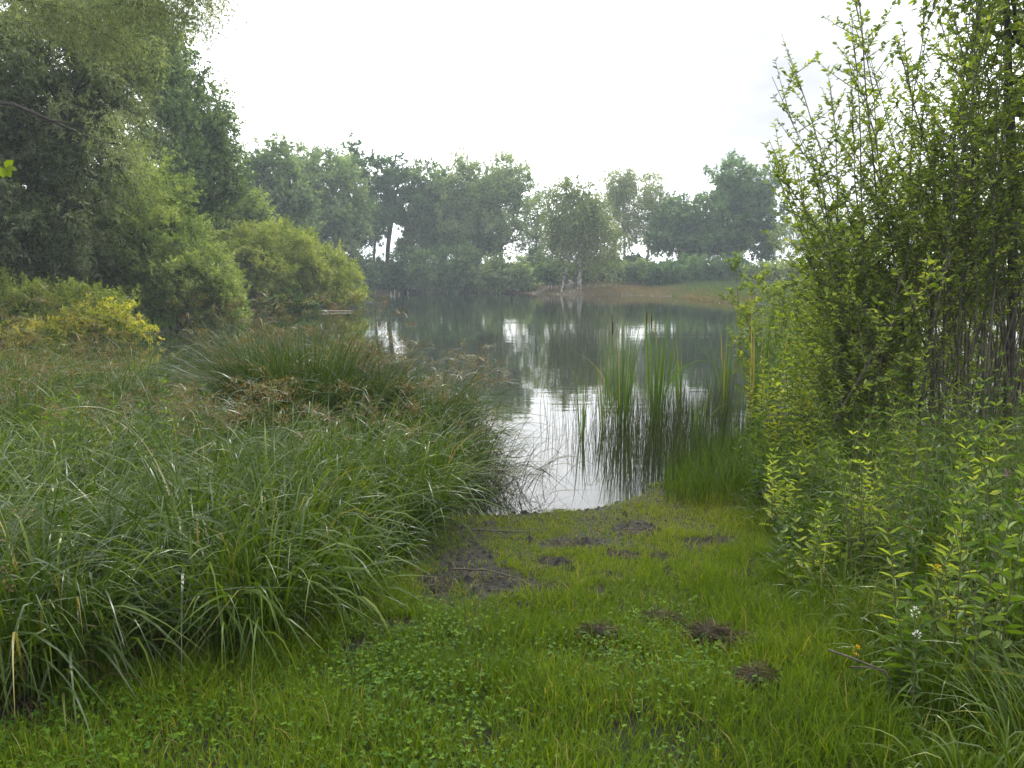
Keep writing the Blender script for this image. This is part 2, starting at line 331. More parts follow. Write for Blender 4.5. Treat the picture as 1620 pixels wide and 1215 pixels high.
# ------------------------------------------------------------ trees and bushes
def rand_in(rng, n, lobes, shell=.45):
    "points in a union of ellipsoids, more of them near the outside"
    vol = np.array([l[3] * l[4] * l[5] for l in lobes]) ** .8; idx = rng.choice(len(lobes), n, p=vol / vol.sum())
    u = unit(rng.normal(size=(n, 3))); r = rng.uniform(0, 1, n) ** shell
    L = np.array(lobes)[idx]
    return L[:, :3] + u * r[:, None] * L[:, 3:6], u, idx
def skeleton(rng, trunk, clumps, r0, up=.5, wig=.08):
    "joins every clump centre to the nearest lower wood; radii grow with what each branch carries"
    pts = [np.array(p, float) for p in trunk]; par = [-1] + list(range(len(trunk) - 1))
    base = pts[-1] if len(pts) else None
    order = np.argsort(np.linalg.norm((clumps - np.array(trunk).mean(0)) * [1, 1, .7], axis=1))
    ends = {}
    for c in order:
        q = clumps[c]; A = np.array(pts); d = np.linalg.norm(A - q, axis=1)
        cost = d + up * np.maximum(0, A[:, 2] - q[2] + .45 * np.linalg.norm((A - q)[:, :2], axis=1)) + 100 * (np.arange(len(A)) == 0)
        k = int(np.argmin(cost)); a = pts[k]; nseg = max(1, int(d[k] / (.12 * np.linalg.norm(trunk[-1] - np.array(trunk[0])) + .01)))
        nseg = min(nseg, 4); prev = k
        for s in range(1, nseg + 1):
            f = s / nseg; p = a + (q - a) * f; p[2] += -.12 * d[k] * math.sin(math.pi * f) * .6
            if s < nseg: p = p + rng.normal(size=3) * wig * d[k]
            pts.append(p); par.append(prev); prev = len(pts) - 1
    n = len(pts); load = np.ones(n)
    for i in range(n - 1, 0, -1): load[par[i]] += load[i]
    rad = r0 * (load / load[0]) ** .45
    kids = {}
    for i in range(1, n): kids.setdefault(par[i], []).append(i)
    paths = []; stack = [(0, None)]
    while stack:
        i, start = stack.pop(); ch = [i] if start is None else [start, i]
        while i in kids:
            ks = sorted(kids[i], key=lambda k: -load[k])
            for k in ks[1:]: stack.append((k, i))
            i = ks[0]; ch.append(i)
        if len(ch) > 1:
            rr = rad[ch].copy()
            if start is not None: rr[0] = min(rr[0], rr[1] * 1.25)
            paths.append((np.array([pts[c] for c in ch]), rr))
    return paths
def foliage(rng, C, U, spread, nt, nl, L, W, tdir=(0, 0, .3), droop=.2, tonevar=.5, twig=.5, six=False, gravity=0.0):
    "nt twigs at every clump, nl leaves along each"
    n = len(C); ct = rng.uniform(0, 1, n)
    tb = np.repeat(C, nt, 0) + rng.normal(size=(n * nt, 3)) * spread * .45
    td = unit(rng.normal(size=(n * nt, 3)) + np.array(tdir) + np.repeat(U, nt, 0) * .5)
    tl = twig * rng.uniform(.5, 1.3, n * nt)
    f = rng.uniform(0, 1, (n * nt, nl))
    pos = tb[:, None] + td[:, None] * (f * tl[:, None])[..., None]
    pos[..., 2] -= gravity * (f * tl[:, None]) ** 2
    pos = pos.reshape(-1, 3)
    d = unit(np.repeat(td, nl, 0) * .6 + rng.normal(size=(n * nt * nl, 3)) * .7)
    tone = np.clip(np.repeat(np.repeat(ct, nt), nl) * tonevar + rng.uniform(0, 1, len(pos)) * (1 - tonevar), 0, 1)
    k = rng.uniform(.7, 1.25, len(pos))
    return leaves(rng, pos, d, L * k, W * k, tone, droop, six=six), (tb, td, tl)
def tree(name, seed, Y, lobes_px, basex, label, cat='tree', group=None, mat='far_dark', bark='bark', n=150, nt=8, nl=14, L=.2, W=.1,
         spread=.6, tdir=(0, 0, .3), droop=.2, twig=.8, r0=.25, depth=1.0, tsp=.35, trunks=1, gravity=0, shell=.45, six=False, zb=None, split=.6):
    rng = np.random.default_rng(seed)
    bx = P(basex, 600, Y)[0]; bz = float(height(bx, Y)) if zb is None else zb; bz -= .05
    root = empty(name, (bx, Y, bz)); tag(root, label, cat, group)
    lobes = []
    for l in lobes_px:
        px, py, rx, ry = l[:4]; dy = l[4] if len(l) > 4 else 0.0
        Yl = Y + dy; x, _, z = P(px, py, Yl); sx = rx / FPX * Yl; sz = ry / FPX * Yl
        lobes.append((x - bx, dy + rng.normal() * .1 * sx, z - bz, sx, min(sx, sz * 1.6) * depth, sz))
    C, U, _ = rand_in(rng, n, lobes, shell)
    if np.median(C[:, 2]) < .8: C[:, 2] += .8 - np.median(C[:, 2])
    C[:, 2] = np.where(C[:, 2] < .2, .2 + np.abs(rng.normal(size=len(C))) * .12 * lobes[0][5], C[:, 2])
    zt = np.quantile(C[:, 2], .8); cx = np.median(C[:, 0]); cy = np.median(C[:, 1])
    allp = []
    for k in range(trunks):
        off = np.array([(k - (trunks - 1) / 2) * tsp * 2 + rng.normal() * tsp * .5, rng.normal() * tsp, 0]) * (trunks > 1)
        sel = C if trunks == 1 else C[np.arange(len(C)) % trunks == k]
        tx = cx + (rng.normal() * .35 * lobes[0][3] if trunks > 1 else 0)
        T = []
        for f in np.linspace(0, 1, 7):
            p = np.array([off[0], off[1], 0]) * (1 - f) + np.array([tx, cy, zt]) * f
            p[0] += math.sin(f * 4 + seed + k) * .015 * zt; p[2] = zt * f; p[0] = off[0] * (1 - f) + (tx) * f ** 1.4 + math.sin(f * 4 + seed) * .012 * zt
            T.append(p)
        allp += skeleton(rng, T, sel, r0 / math.sqrt(trunks))
    ts = rng.uniform(-.16, .16)
    (lv, tw) = foliage(rng, C, U, spread, nt, nl, L, W, tdir, droop, split, twig, six, gravity)
    ok = np.repeat(lv[0].reshape(-1, 6 if six else 4, 3)[:, 0, 2] > .05, 1)
    if six:
        tb, td, tl = tw; allp += [(np.array([a_, a_ + d_ * l_]), np.array([.003, .001])) for a_, d_, l_ in zip(tb, td, tl)]
    V, F, TT = tubes(allp, 6); mesh('trunk', V, F, M[bark], root, TT)
    mesh('crown', lv[0], lv[1], M[mat], root, np.clip(lv[2] + ts, 0, 1))
    return root

FT = 'trees along the far bank'
tree('alder_tree', 31, 116, [(470, 300, 40, 60), (470, 360, 50, 50)], 475, 'dark tree filling the space between the two leftmost grey-green trees', group=FT, mat='far_dark', n=170, nt=9, nl=12, L=.46, W=.28, spread=.8, twig=.9, r0=.3)
tree('alder_tree', 32, 124, [(700, 320, 30, 50), (700, 385, 36, 28)], 703, 'dark tree standing behind the two feathery trees, leftmost', group=FT, mat='far_dark', n=130, nt=9, nl=12, L=.46, W=.28, spread=.8, twig=.9, r0=.3)
tree('alder_tree', 33, 126, [(757, 330, 26, 60), (760, 390, 40, 22)], 757, 'dark tree seen between the two feathery trees', group=FT, mat='far_grey', n=130, nt=9, nl=12, L=.46, W=.28, spread=.8, twig=.9, r0=.3)
# far bank, left to right
tree('willow_tree', 1, 84, [(430, 285, 50, 55), (415, 350, 45, 60), (455, 330, 40, 70)], 440, 'silvery round-topped tree directly right of the tall ragged tree on the left', group=FT, mat='far_grey', n=170, nt=9, nl=14, L=.42, W=.24, spread=.9, twig=1.0, r0=.3)
tree('willow_tree', 2, 100, [(510, 282, 60, 52), (495, 350, 60, 56), (545, 320, 45, 66), (540, 385, 30, 24)], 520, 'broad grey-green tree behind the lime green shrub at the far left of the far bank', group=FT, mat='far_grey', n=210, nt=9, nl=14, L=.44, W=.25, spread=1.0, twig=1.1, r0=.35)
tree('alder_tree', 3, 113, [(565, 285, 42, 55), (565, 350, 50, 44)], 563, 'narrow dark tree standing right behind the broad grey-green one on the far bank', group=FT, mat='far_dark', n=120, nt=9, nl=14, L=.46, W=.28, spread=.8, twig=.9, r0=.3)
tree('alder_tree', 4, 118, [(625, 300, 42, 50), (600, 335, 38, 38), (655, 335, 40, 40)], 618, 'dark rounded tree whose bare forked trunk shows sky on either side', group=FT, mat='far_dark', n=170, nt=9, nl=12, L=.46, W=.28, spread=.8, twig=.9, r0=.36)
tree('young_tree', 5, 118, [(597, 345, 22, 22), (590, 378, 18, 10)], 597, 'slim bare-trunked tree in the bright gap on the left of the far bank', group=FT, mat='far_dark', n=40, nt=7, nl=10, L=.32, W=.18, spread=.7, twig=.8, r0=.2)
tree('alder_tree', 6, 120, [(670, 305, 36, 50), (690, 350, 42, 58), (665, 385, 38, 34)], 672, 'grey-green tree between the forked trunk and the first feathery poplar', group=FT, mat='far_grey', n=170, nt=9, nl=13, L=.46, W=.28, spread=.8, twig=.9, r0=.3)
tree('poplar_tree', 7, 118, [(727, 290, 26, 52), (725, 360, 38, 50)], 728, 'feathery upright tree, smaller of the pair of pointed trees at mid bank', group=FT, mat='poplar', n=170, nt=8, nl=11, L=.4, W=.26, spread=.7, tdir=(0, 0, 1.6), twig=1.4, r0=.28)
tree('poplar_tree', 8, 120, [(790, 278, 34, 46), (795, 345, 58, 66), (770, 325, 40, 66), (822, 305, 26, 42)], 792, 'tallest feathery upright tree in the middle of the far bank', group=FT, mat='poplar', n=300, nt=8, nl=11, L=.4, W=.26, spread=.7, tdir=(0, 0, 1.6), twig=1.4, r0=.36)
tree('young_tree', 9, 122, [(852, 330, 26, 50), (848, 385, 32, 38)], 848, 'thin dark tree filling the gap left of the weeping birch', group=FT, mat='far_dark', n=90, nt=7, nl=9, L=.32, W=.18, spread=.8, twig=.9, r0=.2)
def birch(seed, Y, lobes, bx, label, tr, n, lng, **k):
    return tree('birch_tree', seed, Y, lobes, bx, label, group='birches on the far bank', mat='birch_leaf', bark='birch', n=n, nt=9, nl=13, L=.3, W=.18,
                spread=.6, tdir=(0, 0, -.5), droop=.8, twig=lng, r0=.2 if tr == 1 else .26, tsp=.35 if tr == 1 else .7, trunks=tr, gravity=.3, **k)
birch(10, 96, [(908, 300, 20, 28), (918, 345, 38, 46), (882, 335, 20, 52), (950, 375, 26, 56), (893, 380, 22, 30), (935, 320, 18, 30)], 906, 'weeping birch with white leaning trunks at the water edge of the far bank', 3, 270, 2.3)
birch(11, 119, [(980, 300, 26, 36), (985, 350, 34, 45)], 986, 'sparse see-through birch right of the weeping one', 1, 150, 1.8)
birch(12, 120, [(1025, 305, 28, 36), (1035, 350, 30, 38), (1048, 335, 20, 24)], 1018, 'airy birch next to the left edge of the dark round trees', 1, 120, 1.7)
tree('alder_tree', 13, 113, [(1082, 342, 36, 44), (1055, 375, 32, 36), (1095, 385, 45, 34)], 1078, 'smaller dark tree tucked against the left of the big round one', group=FT, mat='far_dark', n=190, nt=9, nl=12, L=.44, W=.28, spread=.9, twig=.9, r0=.28)
tree('oak_tree', 14, 108, [(1165, 298, 58, 44), (1145, 350, 56, 54), (1200, 345, 38, 58), (1130, 385, 45, 32), (1205, 385, 26, 30)], 1162, 'big dark round-crowned tree at the right end of the far bank', group=FT, mat='far_dark', n=330, nt=9, nl=13, L=.46, W=.3, spread=.8, twig=.9, r0=.42)
tree('willow_tree', 15, 96, [(1255, 385, 34, 32), (1290, 370, 40, 46), (1340, 380, 50, 55)], 1290, 'low pale tree half hidden behind the tall shrubs on the right', group=FT, mat='willow_mid', n=170, nt=9, nl=12, L=.28, W=.14, spread=.8, twig=.9, r0=.25)
tree('willow_tree', 16, 90, [(1450, 340, 80, 80), (1560, 330, 90, 90), (1650, 350, 80, 80)], 1500, 'broad grey tree seen only in scraps between the tall shrub stems', group=FT, mat='willow_mid', n=220, nt=9, nl=12, L=.32, W=.16, spread=1.2, twig=1.2, r0=.35)
# undergrowth on the far bank: bushes one can tell apart
FB = 'bushes along the far bank'
bush = [(565, 105, 430, 30, 34, 'far_dark', 'dark bush at the far left of the far bank beside the lime green shrub'),
        (605, 111, 436, 22, 24, 'far_dark', 'dark bush beneath the slim bare-trunked tree'),
        (640, 108, 428, 26, 34, 'far_dark', 'dark rounded bush beneath the forked tree'),
        (668, 106, 432, 22, 32, 'far_grey', 'greyish bush right of the dark rounded one at the water'),
        (708, 109, 425, 30, 36, 'far_dark', 'bush below the smaller feathery tree'),
        (745, 110, 428, 28, 34, 'poplar', 'green bush below the gap between the two feathery trees'),
        (785, 108, 432, 28, 30, 'poplar', 'spreading bush under the tallest feathery tree'),
        (820, 108, 436, 28, 26, 'poplar', 'bush whose arching sprays reach over the pale bank'),
        (850, 113, 430, 26, 28, 'far_dark', 'dark bush left of the white birch trunks'),
        (940, 114, 428, 24, 16, 'far_dark', 'low dark bush right of the white birch trunks'),
        (975, 116, 424, 26, 14, 'far_dark', 'low bush under the sparse birch'),
        (1010, 117, 424, 24, 14, 'far_dark', 'low bush on the crest under the airy birch'),
        (1070, 104, 432, 24, 24, 'far_dark', 'dark bush at the foot of the smaller dark tree'),
        (1105, 100, 438, 30, 26, 'far_dark', 'dense bush below the big round tree, left of two'),
        (1150, 100, 436, 34, 26, 'far_dark', 'dense bush below the big round tree, right of two'),
        (875, 103, 430, 24, 14, 'far_dark', 'low dark hedge bush behind the white birch trunks'),
        (925, 104, 428, 26, 13, 'far_dark', 'low dark hedge bush above the tan strip, just right of the birch trunks'),
        (968, 103, 430, 26, 12, 'far_dark', 'low dark hedge bush above the middle of the tan strip'),
        (1012, 102, 431, 26, 12, 'poplar', 'low green hedge bush above the right half of the tan strip'),
        (1052, 98, 436, 24, 16, 'far_dark', 'hedge bush at the right end of the tan strip'),
        (1240, 88, 446, 30, 16, 'willow_mid', 'greenish bush right of the low one at the end of the bank'),
        (1205, 92, 444, 26, 14, 'willow_mid', 'low greenish bush at the right end of the bank')]
for k, (px, Y, py, rx, ry, mt, lb) in enumerate(bush):
    tree('bush', 40 + k, Y, [(px, py, rx, ry), (px - rx * .4, py + ry * .35, rx * .7, ry * .6), (px + rx * .5, py + ry * .4, rx * .7, ry * .6)], px, lb, 'bush', FB,
         mt, n=85, nt=8, nl=11, L=.42, W=.24, spread=.7, twig=.8, r0=.09, trunks=3)

# left side
tree('tall_tree', 60, 47, [(300, 190, 62, 80), (262, 130, 55, 60), (335, 230, 42, 60), (290, 290, 95, 70), (350, 290, 30, 50), (225, 60, 60, 60)], 295, 'tall ragged tree rising behind the willows on the left, sky showing through its edge', group='trees on the left bank',
     mat='poplar', n=620, nt=10, nl=16, L=.19, W=.11, spread=.55, tdir=(0, 0, .9), twig=.9, r0=.3)
tree('tree', 61, 58, [(370, 340, 50, 50), (320, 350, 60, 55), (400, 370, 35, 35)], 365, 'grey-green tree between the tall ragged tree and the lime green shrub', group='trees on the left bank', mat='willow_mid', n=330, nt=9, nl=15, L=.22, W=.12, spread=.6, twig=.8, r0=.2)
LW = 'willows on the left bank'
tree('willow_tree', 62, 27, [(30, 130, 190, 130), (-60, 300, 190, 190), (130, 60, 110, 90), (40, 300, 150, 150), (120, 200, 110, 110), (160, 0, 90, 60)], -20, 'huge grey willow filling the upper left corner', 'tree', LW,
     'willow_grey', n=1500, nt=10, nl=17, L=.17, W=.05, spread=.4, tdir=(.2, -.2, -.1), droop=.35, twig=.6, r0=.26, trunks=3, gravity=.3, shell=.4)
tree('willow_tree', 63, 32, [(190, 340, 110, 105), (120, 400, 120, 100), (240, 400, 110, 90), (60, 450, 110, 60)], 160, 'dense grey-green willow behind the yellow bush', 'tree', LW,
     'willow_mid', n=1000, nt=10, nl=15, L=.16, W=.055, spread=.36, tdir=(.1, -.3, .5), droop=.1, twig=.5, r0=.22, trunks=4, shell=.4)
tree('willow_shrub', 64, 30, [(300, 450, 75, 66), (335, 480, 50, 44), (250, 485, 60, 50), (210, 505, 50, 34), (365, 500, 26, 24)], 290, 'light green willow shrub leaning over the water right of the yellow bush', 'shrub', LW,
     'willow_mid', n=600, nt=10, nl=14, L=.14, W=.052, spread=.32, tdir=(.2, -.3, .7), droop=0, twig=.42, r0=.12, trunks=5, shell=.42)
tree('willow_shrub', 65, 48, [(440, 425, 85, 68), (505, 450, 65, 52), (380, 420, 65, 58), (552, 474, 34, 22), (400, 465, 60, 30)], 455, 'big dome-shaped lime green shrub reaching over the water', 'shrub', LW,
     'willow_lime', n=900, nt=10, nl=13, L=.19, W=.085, spread=.38, tdir=(.1, -.2, .7), droop=0, twig=.55, r0=.16, trunks=6, shell=.42)
tree('yellow_bush', 66, 21.5, [(172, 522, 36, 20), (222, 530, 24, 12), (115, 530, 48, 16), (60, 535, 50, 14), (130, 508, 14, 16), (190, 505, 12, 12), (160, 500, 10, 14)], 165, 'bright yellow bush at the water edge below the willows', 'bush', None,
     'yellow', n=170, nt=7, nl=9, L=.12, W=.045, spread=.24, tdir=(.1, -.2, .6), droop=0, twig=.35, r0=.04, trunks=5)
tree('green_bush', 67, 22.5, [(10, 500, 50, 38), (60, 480, 40, 30), (130, 480, 40, 26), (-30, 470, 50, 50), (180, 485, 30, 20)], 45, 'yellowish green bush left of and above the bright yellow bush', 'bush', None,
     'willow_lime', n=260, nt=9, nl=11, L=.1, W=.036, spread=.25, tdir=(.1, -.2, .8), droop=0, twig=.4, r0=.05, trunks=5)
tree('marsh_plant', 68, 43, [(450, 482, 30, 12), (485, 486, 20, 8)], 465, 'low broad-leaved green plants under the dome-shaped shrub by the floating pole', 'plant', None,
     'herb', n=60, nt=7, nl=8, L=.22, W=.14, spread=.3, twig=.3, r0=.03, trunks=3)

# bough of a willow standing left of the frame: dark limbs hung with fine leaves
rng = np.random.default_rng(77)
bt = P(-420, 600, 17); root = empty('willow_tree', (bt[0], 17, .3)); tag(root, 'willow whose dark limbs and fine hanging sprays cross the top left corner', 'tree', LW)
o3 = np.array([bt[0], 17, .3])
limbs = [[(-420, 600), (-400, 300), (-330, 80), (-200, 0), (-60, -20), (60, 5), (110, 28), (160, 50), (200, 75)],
         [(-400, 300), (-250, 180), (-100, 150), (20, 165), (80, 190), (130, 213), (165, 225), (200, 230)],
         [(-330, 80), (-200, -60), (0, -90), (150, -80), (260, -45), (310, -10), (325, 15)],
         [(60, 5), (130, 15), (200, 5), (250, 12), (290, 30)], [(130, 213), (145, 185), (170, 165)], [(80, 190), (140, 200), (210, 205)]]
paths = []; C = []
for k, l in enumerate(limbs):
    pts = np.array([P(a, b2, 17 + .25 * math.sin(j * 1.3 + k)) for j, (a, b2) in enumerate(l)]) - o3
    r = np.linspace(.2 if k == 0 else (.1 if k < 3 else .02), .008, len(pts)); r = r ** 1.0
    if k in (0, 1, 2): r = np.interp(np.linspace(0, 1, len(pts)), [0, .5, 1], [.2 if k == 0 else .07, .04, .008])
    paths.append((pts, r))
    if k in (0, 2, 3):
        for j in range(len(pts) - 1):
            if l[j][0] > -120:
                for f in rng.uniform(0, 1, 26): C.append(pts[j] * (1 - f) + pts[j + 1] * f + rng.normal(size=3) * [.28, .4, .22])
    if k in (1, 5):
        for j in range(len(pts) - 2, len(pts) - 1):
            for f in rng.uniform(.5, 1, 8): C.append(pts[j] * (1 - f) + pts[j + 1] * f + rng.normal(size=3) * [.3, .4, .25])
C = np.array(C)
V, F, T = tubes(paths, 7); mesh('trunk', V, F, M['bark'], root, T)
lv, tw = foliage(rng, C, unit(rng.normal(size=C.shape)), .22, 9, 12, .085, .02, (0, 0, -.6), .6, .4, .5, False, .5)
mesh('crown', lv[0], lv[1], M['willow_grey'], root, lv[2])

# near leaf sprig at the left edge
root = empty('leafy_sprig', P(-40, 250, 3.0)); tag(root, 'bright green leafy twig tip poking in at the left edge', 'twig')
o3 = np.array(root.location)
pp = np.array([P(-40, 250, 3.0), P(-15, 258, 3.0), P(8, 266, 3.0)]) - o3
V, F, T = tubes([(pp, [.004, .003, .0015])], 5); mesh('stem', V, F, M['stem'], root, T)
rng = np.random.default_rng(5); lp = np.array([pp[2], pp[2], pp[2], pp[1] * .5 + pp[2] * .5, pp[1] * .3 + pp[2] * .7])
V, F, T = leaves(rng, lp, np.array([(.9, .1, -.1), (.4, .3, .6), (.5, -.2, -.7), (-.1, .1, .8), (.1, .1, -.9)], float), .045, .034, np.full(5, .55), 0, .15, True)
mesh('leaves', V, F, M['sallow_bright'], root, T)

# ------------------------------------------------------------ right side: sallow shrubs with upright stems
def sallow(seed, px, Y, nst, Hh, leanx, label, mat='sallow', shoots=13, lv_per=15, L=.056, W=.026, spreadx=.35, rad=.011, lo=.14):
    rng = np.random.default_rng(seed)
    bx = P(px, 600, Y)[0]; bz = float(height(bx, Y)) - .03
    root = empty('sallow_shrub', (bx, Y, bz)); tag(root, label, 'shrub', 'tall sallow shrubs on the right')
    paths = []; pos = []; dr = []; tn = []
    for s in range(nst):
        h = Hh * rng.uniform(.6, 1.05); a = rng.uniform(0, 6.28); b0 = np.array([rng.normal() * spreadx * .5, rng.normal() * .25, 0])
        ln = np.array([leanx + np.clip(rng.normal() * .17, -.22, .3), rng.normal() * .15, 0]) * h
        k = 9; f = np.linspace(0, 1, k)[:, None]
        pts = b0 + ln * f ** 1.7 + np.array([0, 0, 1.0]) * h * f + np.cumsum(rng.normal(size=(k, 3)) * [.025, .025, .0], 0)
        paths.append((pts, rad * rng.uniform(.6, 1.2) * (1 - f[:, 0]) ** .8 + .0025))
        st = rng.uniform(.3, .7)
        for j in range(shoots):
            g0 = lo + (1 - lo) * (j + rng.uniform(0, 1)) / shoots; i0 = g0 * (k - 1); ii = min(int(i0), k - 2); p0 = pts[ii] * (1 - i0 + ii) + pts[ii + 1] * (i0 - ii)
            az = rng.uniform(0, 6.28); sl = (.75 * (1 - g0) + .3) * rng.uniform(.6, 1.25)
            dv = np.array([math.cos(az) * .85, math.sin(az) * .85, rng.uniform(.3, 1.2)]); dv /= np.linalg.norm(dv)
            if j == shoots - 1: p0 = pts[-2]; dv = unit(pts[-1] - pts[-2] + rng.normal(size=3) * .03); sl = np.linalg.norm(pts[-1] - pts[-2]) * 1.15
            q = np.linspace(0, 1, 4)[:, None]; sp = p0 + dv * sl * q + np.array([0, 0, .15 * sl]) * q ** 2
            paths.append((sp, np.linspace(.005, .0016, 4)))
            n_ = int(lv_per * (.6 + sl)); ff = rng.uniform(.08, 1, n_)
            pos.append(p0 + dv * (sl * ff)[:, None] + np.array([0, 0, .15 * sl]) * (ff ** 2)[:, None])
            aa = np.arange(n_) * 2.4 + rng.uniform(0, 6)
            dd = np.stack([np.cos(aa), np.sin(aa), np.full(n_, .35)], 1) + dv * .5
            dr.append(dd + rng.normal(size=dd.shape) * .25); tn.append(np.clip(rng.normal(st, .2, n_) + (rng.uniform(0, 1, n_) > .97) * .5, 0, 1))
    V, F, T = tubes(paths, 5); mesh('stems', V, F, M['bark_mid'], root, T)
    pos = np.concatenate(pos); dr = unit(np.concatenate(dr)); tn = np.concatenate(tn); k = rng.uniform(.45, 1.3, len(pos))
    V, F, T = leaves(rng, pos, dr, L * k, W * k * rng.uniform(.8, 1.2, len(pos)), tn, .15, .2, True)
    mesh('foliage', V, F, M[mat], root, T)
SH = [(101, 1350, 7.2, 14, 3.1, -.09, 'leafy sallow shrub at the left edge of the right-hand thicket', 'sallow'),
      (102, 1400, 7.6, 16, 4.3, -.085, 'sallow shrub whose tip rises against the sky second from the thicket edge', 'sallow'),
      (103, 1455, 7.4, 15, 4.9, -.06, 'tall sallow shrub in the middle of the thicket reaching beyond the top', 'sallow'),
      (104, 1540, 7.0, 12, 4.9, -.02, 'tall sallow shrub left of the thickest dark trunk', 'sallow'),
      (105, 1620, 6.9, 12, 5.0, .0, 'tall sallow shrub cut by the right edge of the frame', 'sallow'),
      (106, 1585, 8.4, 14, 5.0, -.05, 'sallow shrub at the back of the thicket, pale water glinting between its stems', 'sallow'),
      (107, 1480, 9.0, 13, 4.4, -.06, 'slender-stemmed sallow standing in the shallows behind the thicket', 'sallow'),
      (108, 1690, 7.8, 14, 4.9, -.04, 'sallow shrub leaning into the frame from beyond the right edge', 'sallow')]
for s in SH: sallow(*s[:7], mat=s[7], shoots=24 if s[0] < 103 else 20, lv_per=26 if s[0] < 103 else 21, lo=.14 if s[0] < 103 else .4)
sallow(110, 1330, 10.5, 18, 2.3, -.06, 'bright yellow-green young sallow in the shallows beside the cattails', 'sallow_bright', 18, 30, .08, .04, .9, .008, .05)
sallow(111, 1400, 11.5, 18, 3.0, -.05, 'bright yellow-green sallow behind the leafy thicket edge', 'sallow_bright', 16, 26, .07, .034, .8, .01, .08)
sallow(112, 1290, 24, 26, 4.0, -.02, 'far pale green sallow overlapping the right end of the bank', 'sallow_bright', 18, 30, .13, .075, 2.0, .02, .1)
sallow(113, 1520, 13, 24, 4.2, -.03, 'green sallow glimpsed through the stems of the thicket', 'sallow_bright', 13, 17, .085, .04, 1.4, .014, .1)
sallow(114, 1640, 12, 24, 4.2, -.03, 'green sallow glimpsed beyond the thickest trunk at the right edge', 'sallow_bright', 13, 17, .085, .04, 1.4, .014, .1)
# the thick dark trunk
rng = np.random.default_rng(120)
tree('alder_tree', 120, 7.3, [(1600, -60, 110, 120), (1560, -150, 110, 100), (1660, 60, 90, 120)], 1592, 'slim dark-trunked tree, the thickest trunk in the thicket near the right edge', 'tree', None,
     'sallow', 'bark', n=110, nt=5, nl=8, L=.07, W=.04, spread=.3, twig=.35, r0=.045, six=True)

# ------------------------------------------------------------ marsh plants
def sedge_geo(rng, acc, x, y, z, n, L, rad=.12, dark=0, wd=.009, kink=1.0, nseg=9, tb=.35, lean=.3, lmin=.5):
    az = rng.uniform(0, 2 * math.pi, n); r = rad * np.sqrt(rng.uniform(0, 1, n))
    b = np.stack([x + r * np.cos(az), y + r * np.sin(az), np.full(n, z)], 1)
    Ls = L * rng.uniform(lmin, 1.12, n); sharp = rng.uniform(0, 1, n) < .22
    tone = np.clip(rng.normal(tb, .16, n) + (rng.uniform(0, 1, n) > .95) * .5, 0, 1)
    V, F, T = blades(rng, b, az + rng.normal(size=n) * .5, Ls, wd * rng.uniform(.55, 1.15, n), np.abs(rng.normal(0, lean, n)) + .04, np.where(sharp, rng.uniform(1.7, 2.6, n), kink * rng.uniform(.7, 2.4, n)), rng.uniform(.38, .8, n), np.where(sharp, rng.uniform(18, 40, n), rng.uniform(5, 14, n)), nseg, tone, np.where(rng.uniform(0, 1, n) < .15, .3, .02)[:, None], .8)
    acc.add(V, F, np.clip(T, 0, 1), dark)
def panicle_geo(rng, acc, x, y, z, n, hh, rad, mi=2, st=1):
    "stalks each with a loose brown umbel of spikelets"
    az = rng.uniform(0, 6.28, n); r = rad * np.sqrt(rng.uniform(0, 1, n)); b = np.stack([x + r * np.cos(az), y + r * np.sin(az), np.full(n, z)], 1)
    Ls = hh * rng.uniform(.7, 1.08, n); le = np.abs(rng.normal(0, .13, n)) + .03
    V, F, T = blades(rng, b, az, Ls, .004, le, .25, .6, 5, 5, rng.uniform(.2, .6, n), 0, .1)
    acc.add(V, F, T, st)
    tip = V.reshape(n, -1, 3)[:, -1]
    for t_ in tip:
        k = int(rng.integers(35, 70)); rr = rng.uniform(.05, .105)
        u = unit(rng.normal(size=(k, 3)) + [0, 0, .35]); p = t_ + u * (rr * rng.uniform(.4, 1, k))[:, None] * [1.15, 1.15, .75]
        V2, F2, T2 = leaves(rng, p, u + rng.normal(size=u.shape) * .5, rng.uniform(.011, .024, k), .0085, rng.uniform(0, 1, k), .3)
        acc.add(V2, F2, T2, mi)
        j = 7; V3, F3, T3 = blades(rng, np.repeat(t_[None], j, 0), rng.uniform(0, 6.28, j), rr * 1.1, .002, rng.uniform(.4, 1.5, j), .3, .5, 5, 2, rng.uniform(.6, .9, j)); acc.add(V3, F3, T3, st)
        j = 3; V3, F3, T3 = blades(rng, np.repeat(t_[None], j, 0), rng.uniform(0, 6.28, j), rng.uniform(.12, .28, j), .006, rng.uniform(.7, 1.3, j), 1.0, .5, 6, 5, rng.uniform(.3, .7, j)); acc.add(V3, F3, T3, st)
SM = [M['sedge'], M['sedge_dark'], M['panicle'], M['deadgrass']]
rng = np.random.default_rng(200)
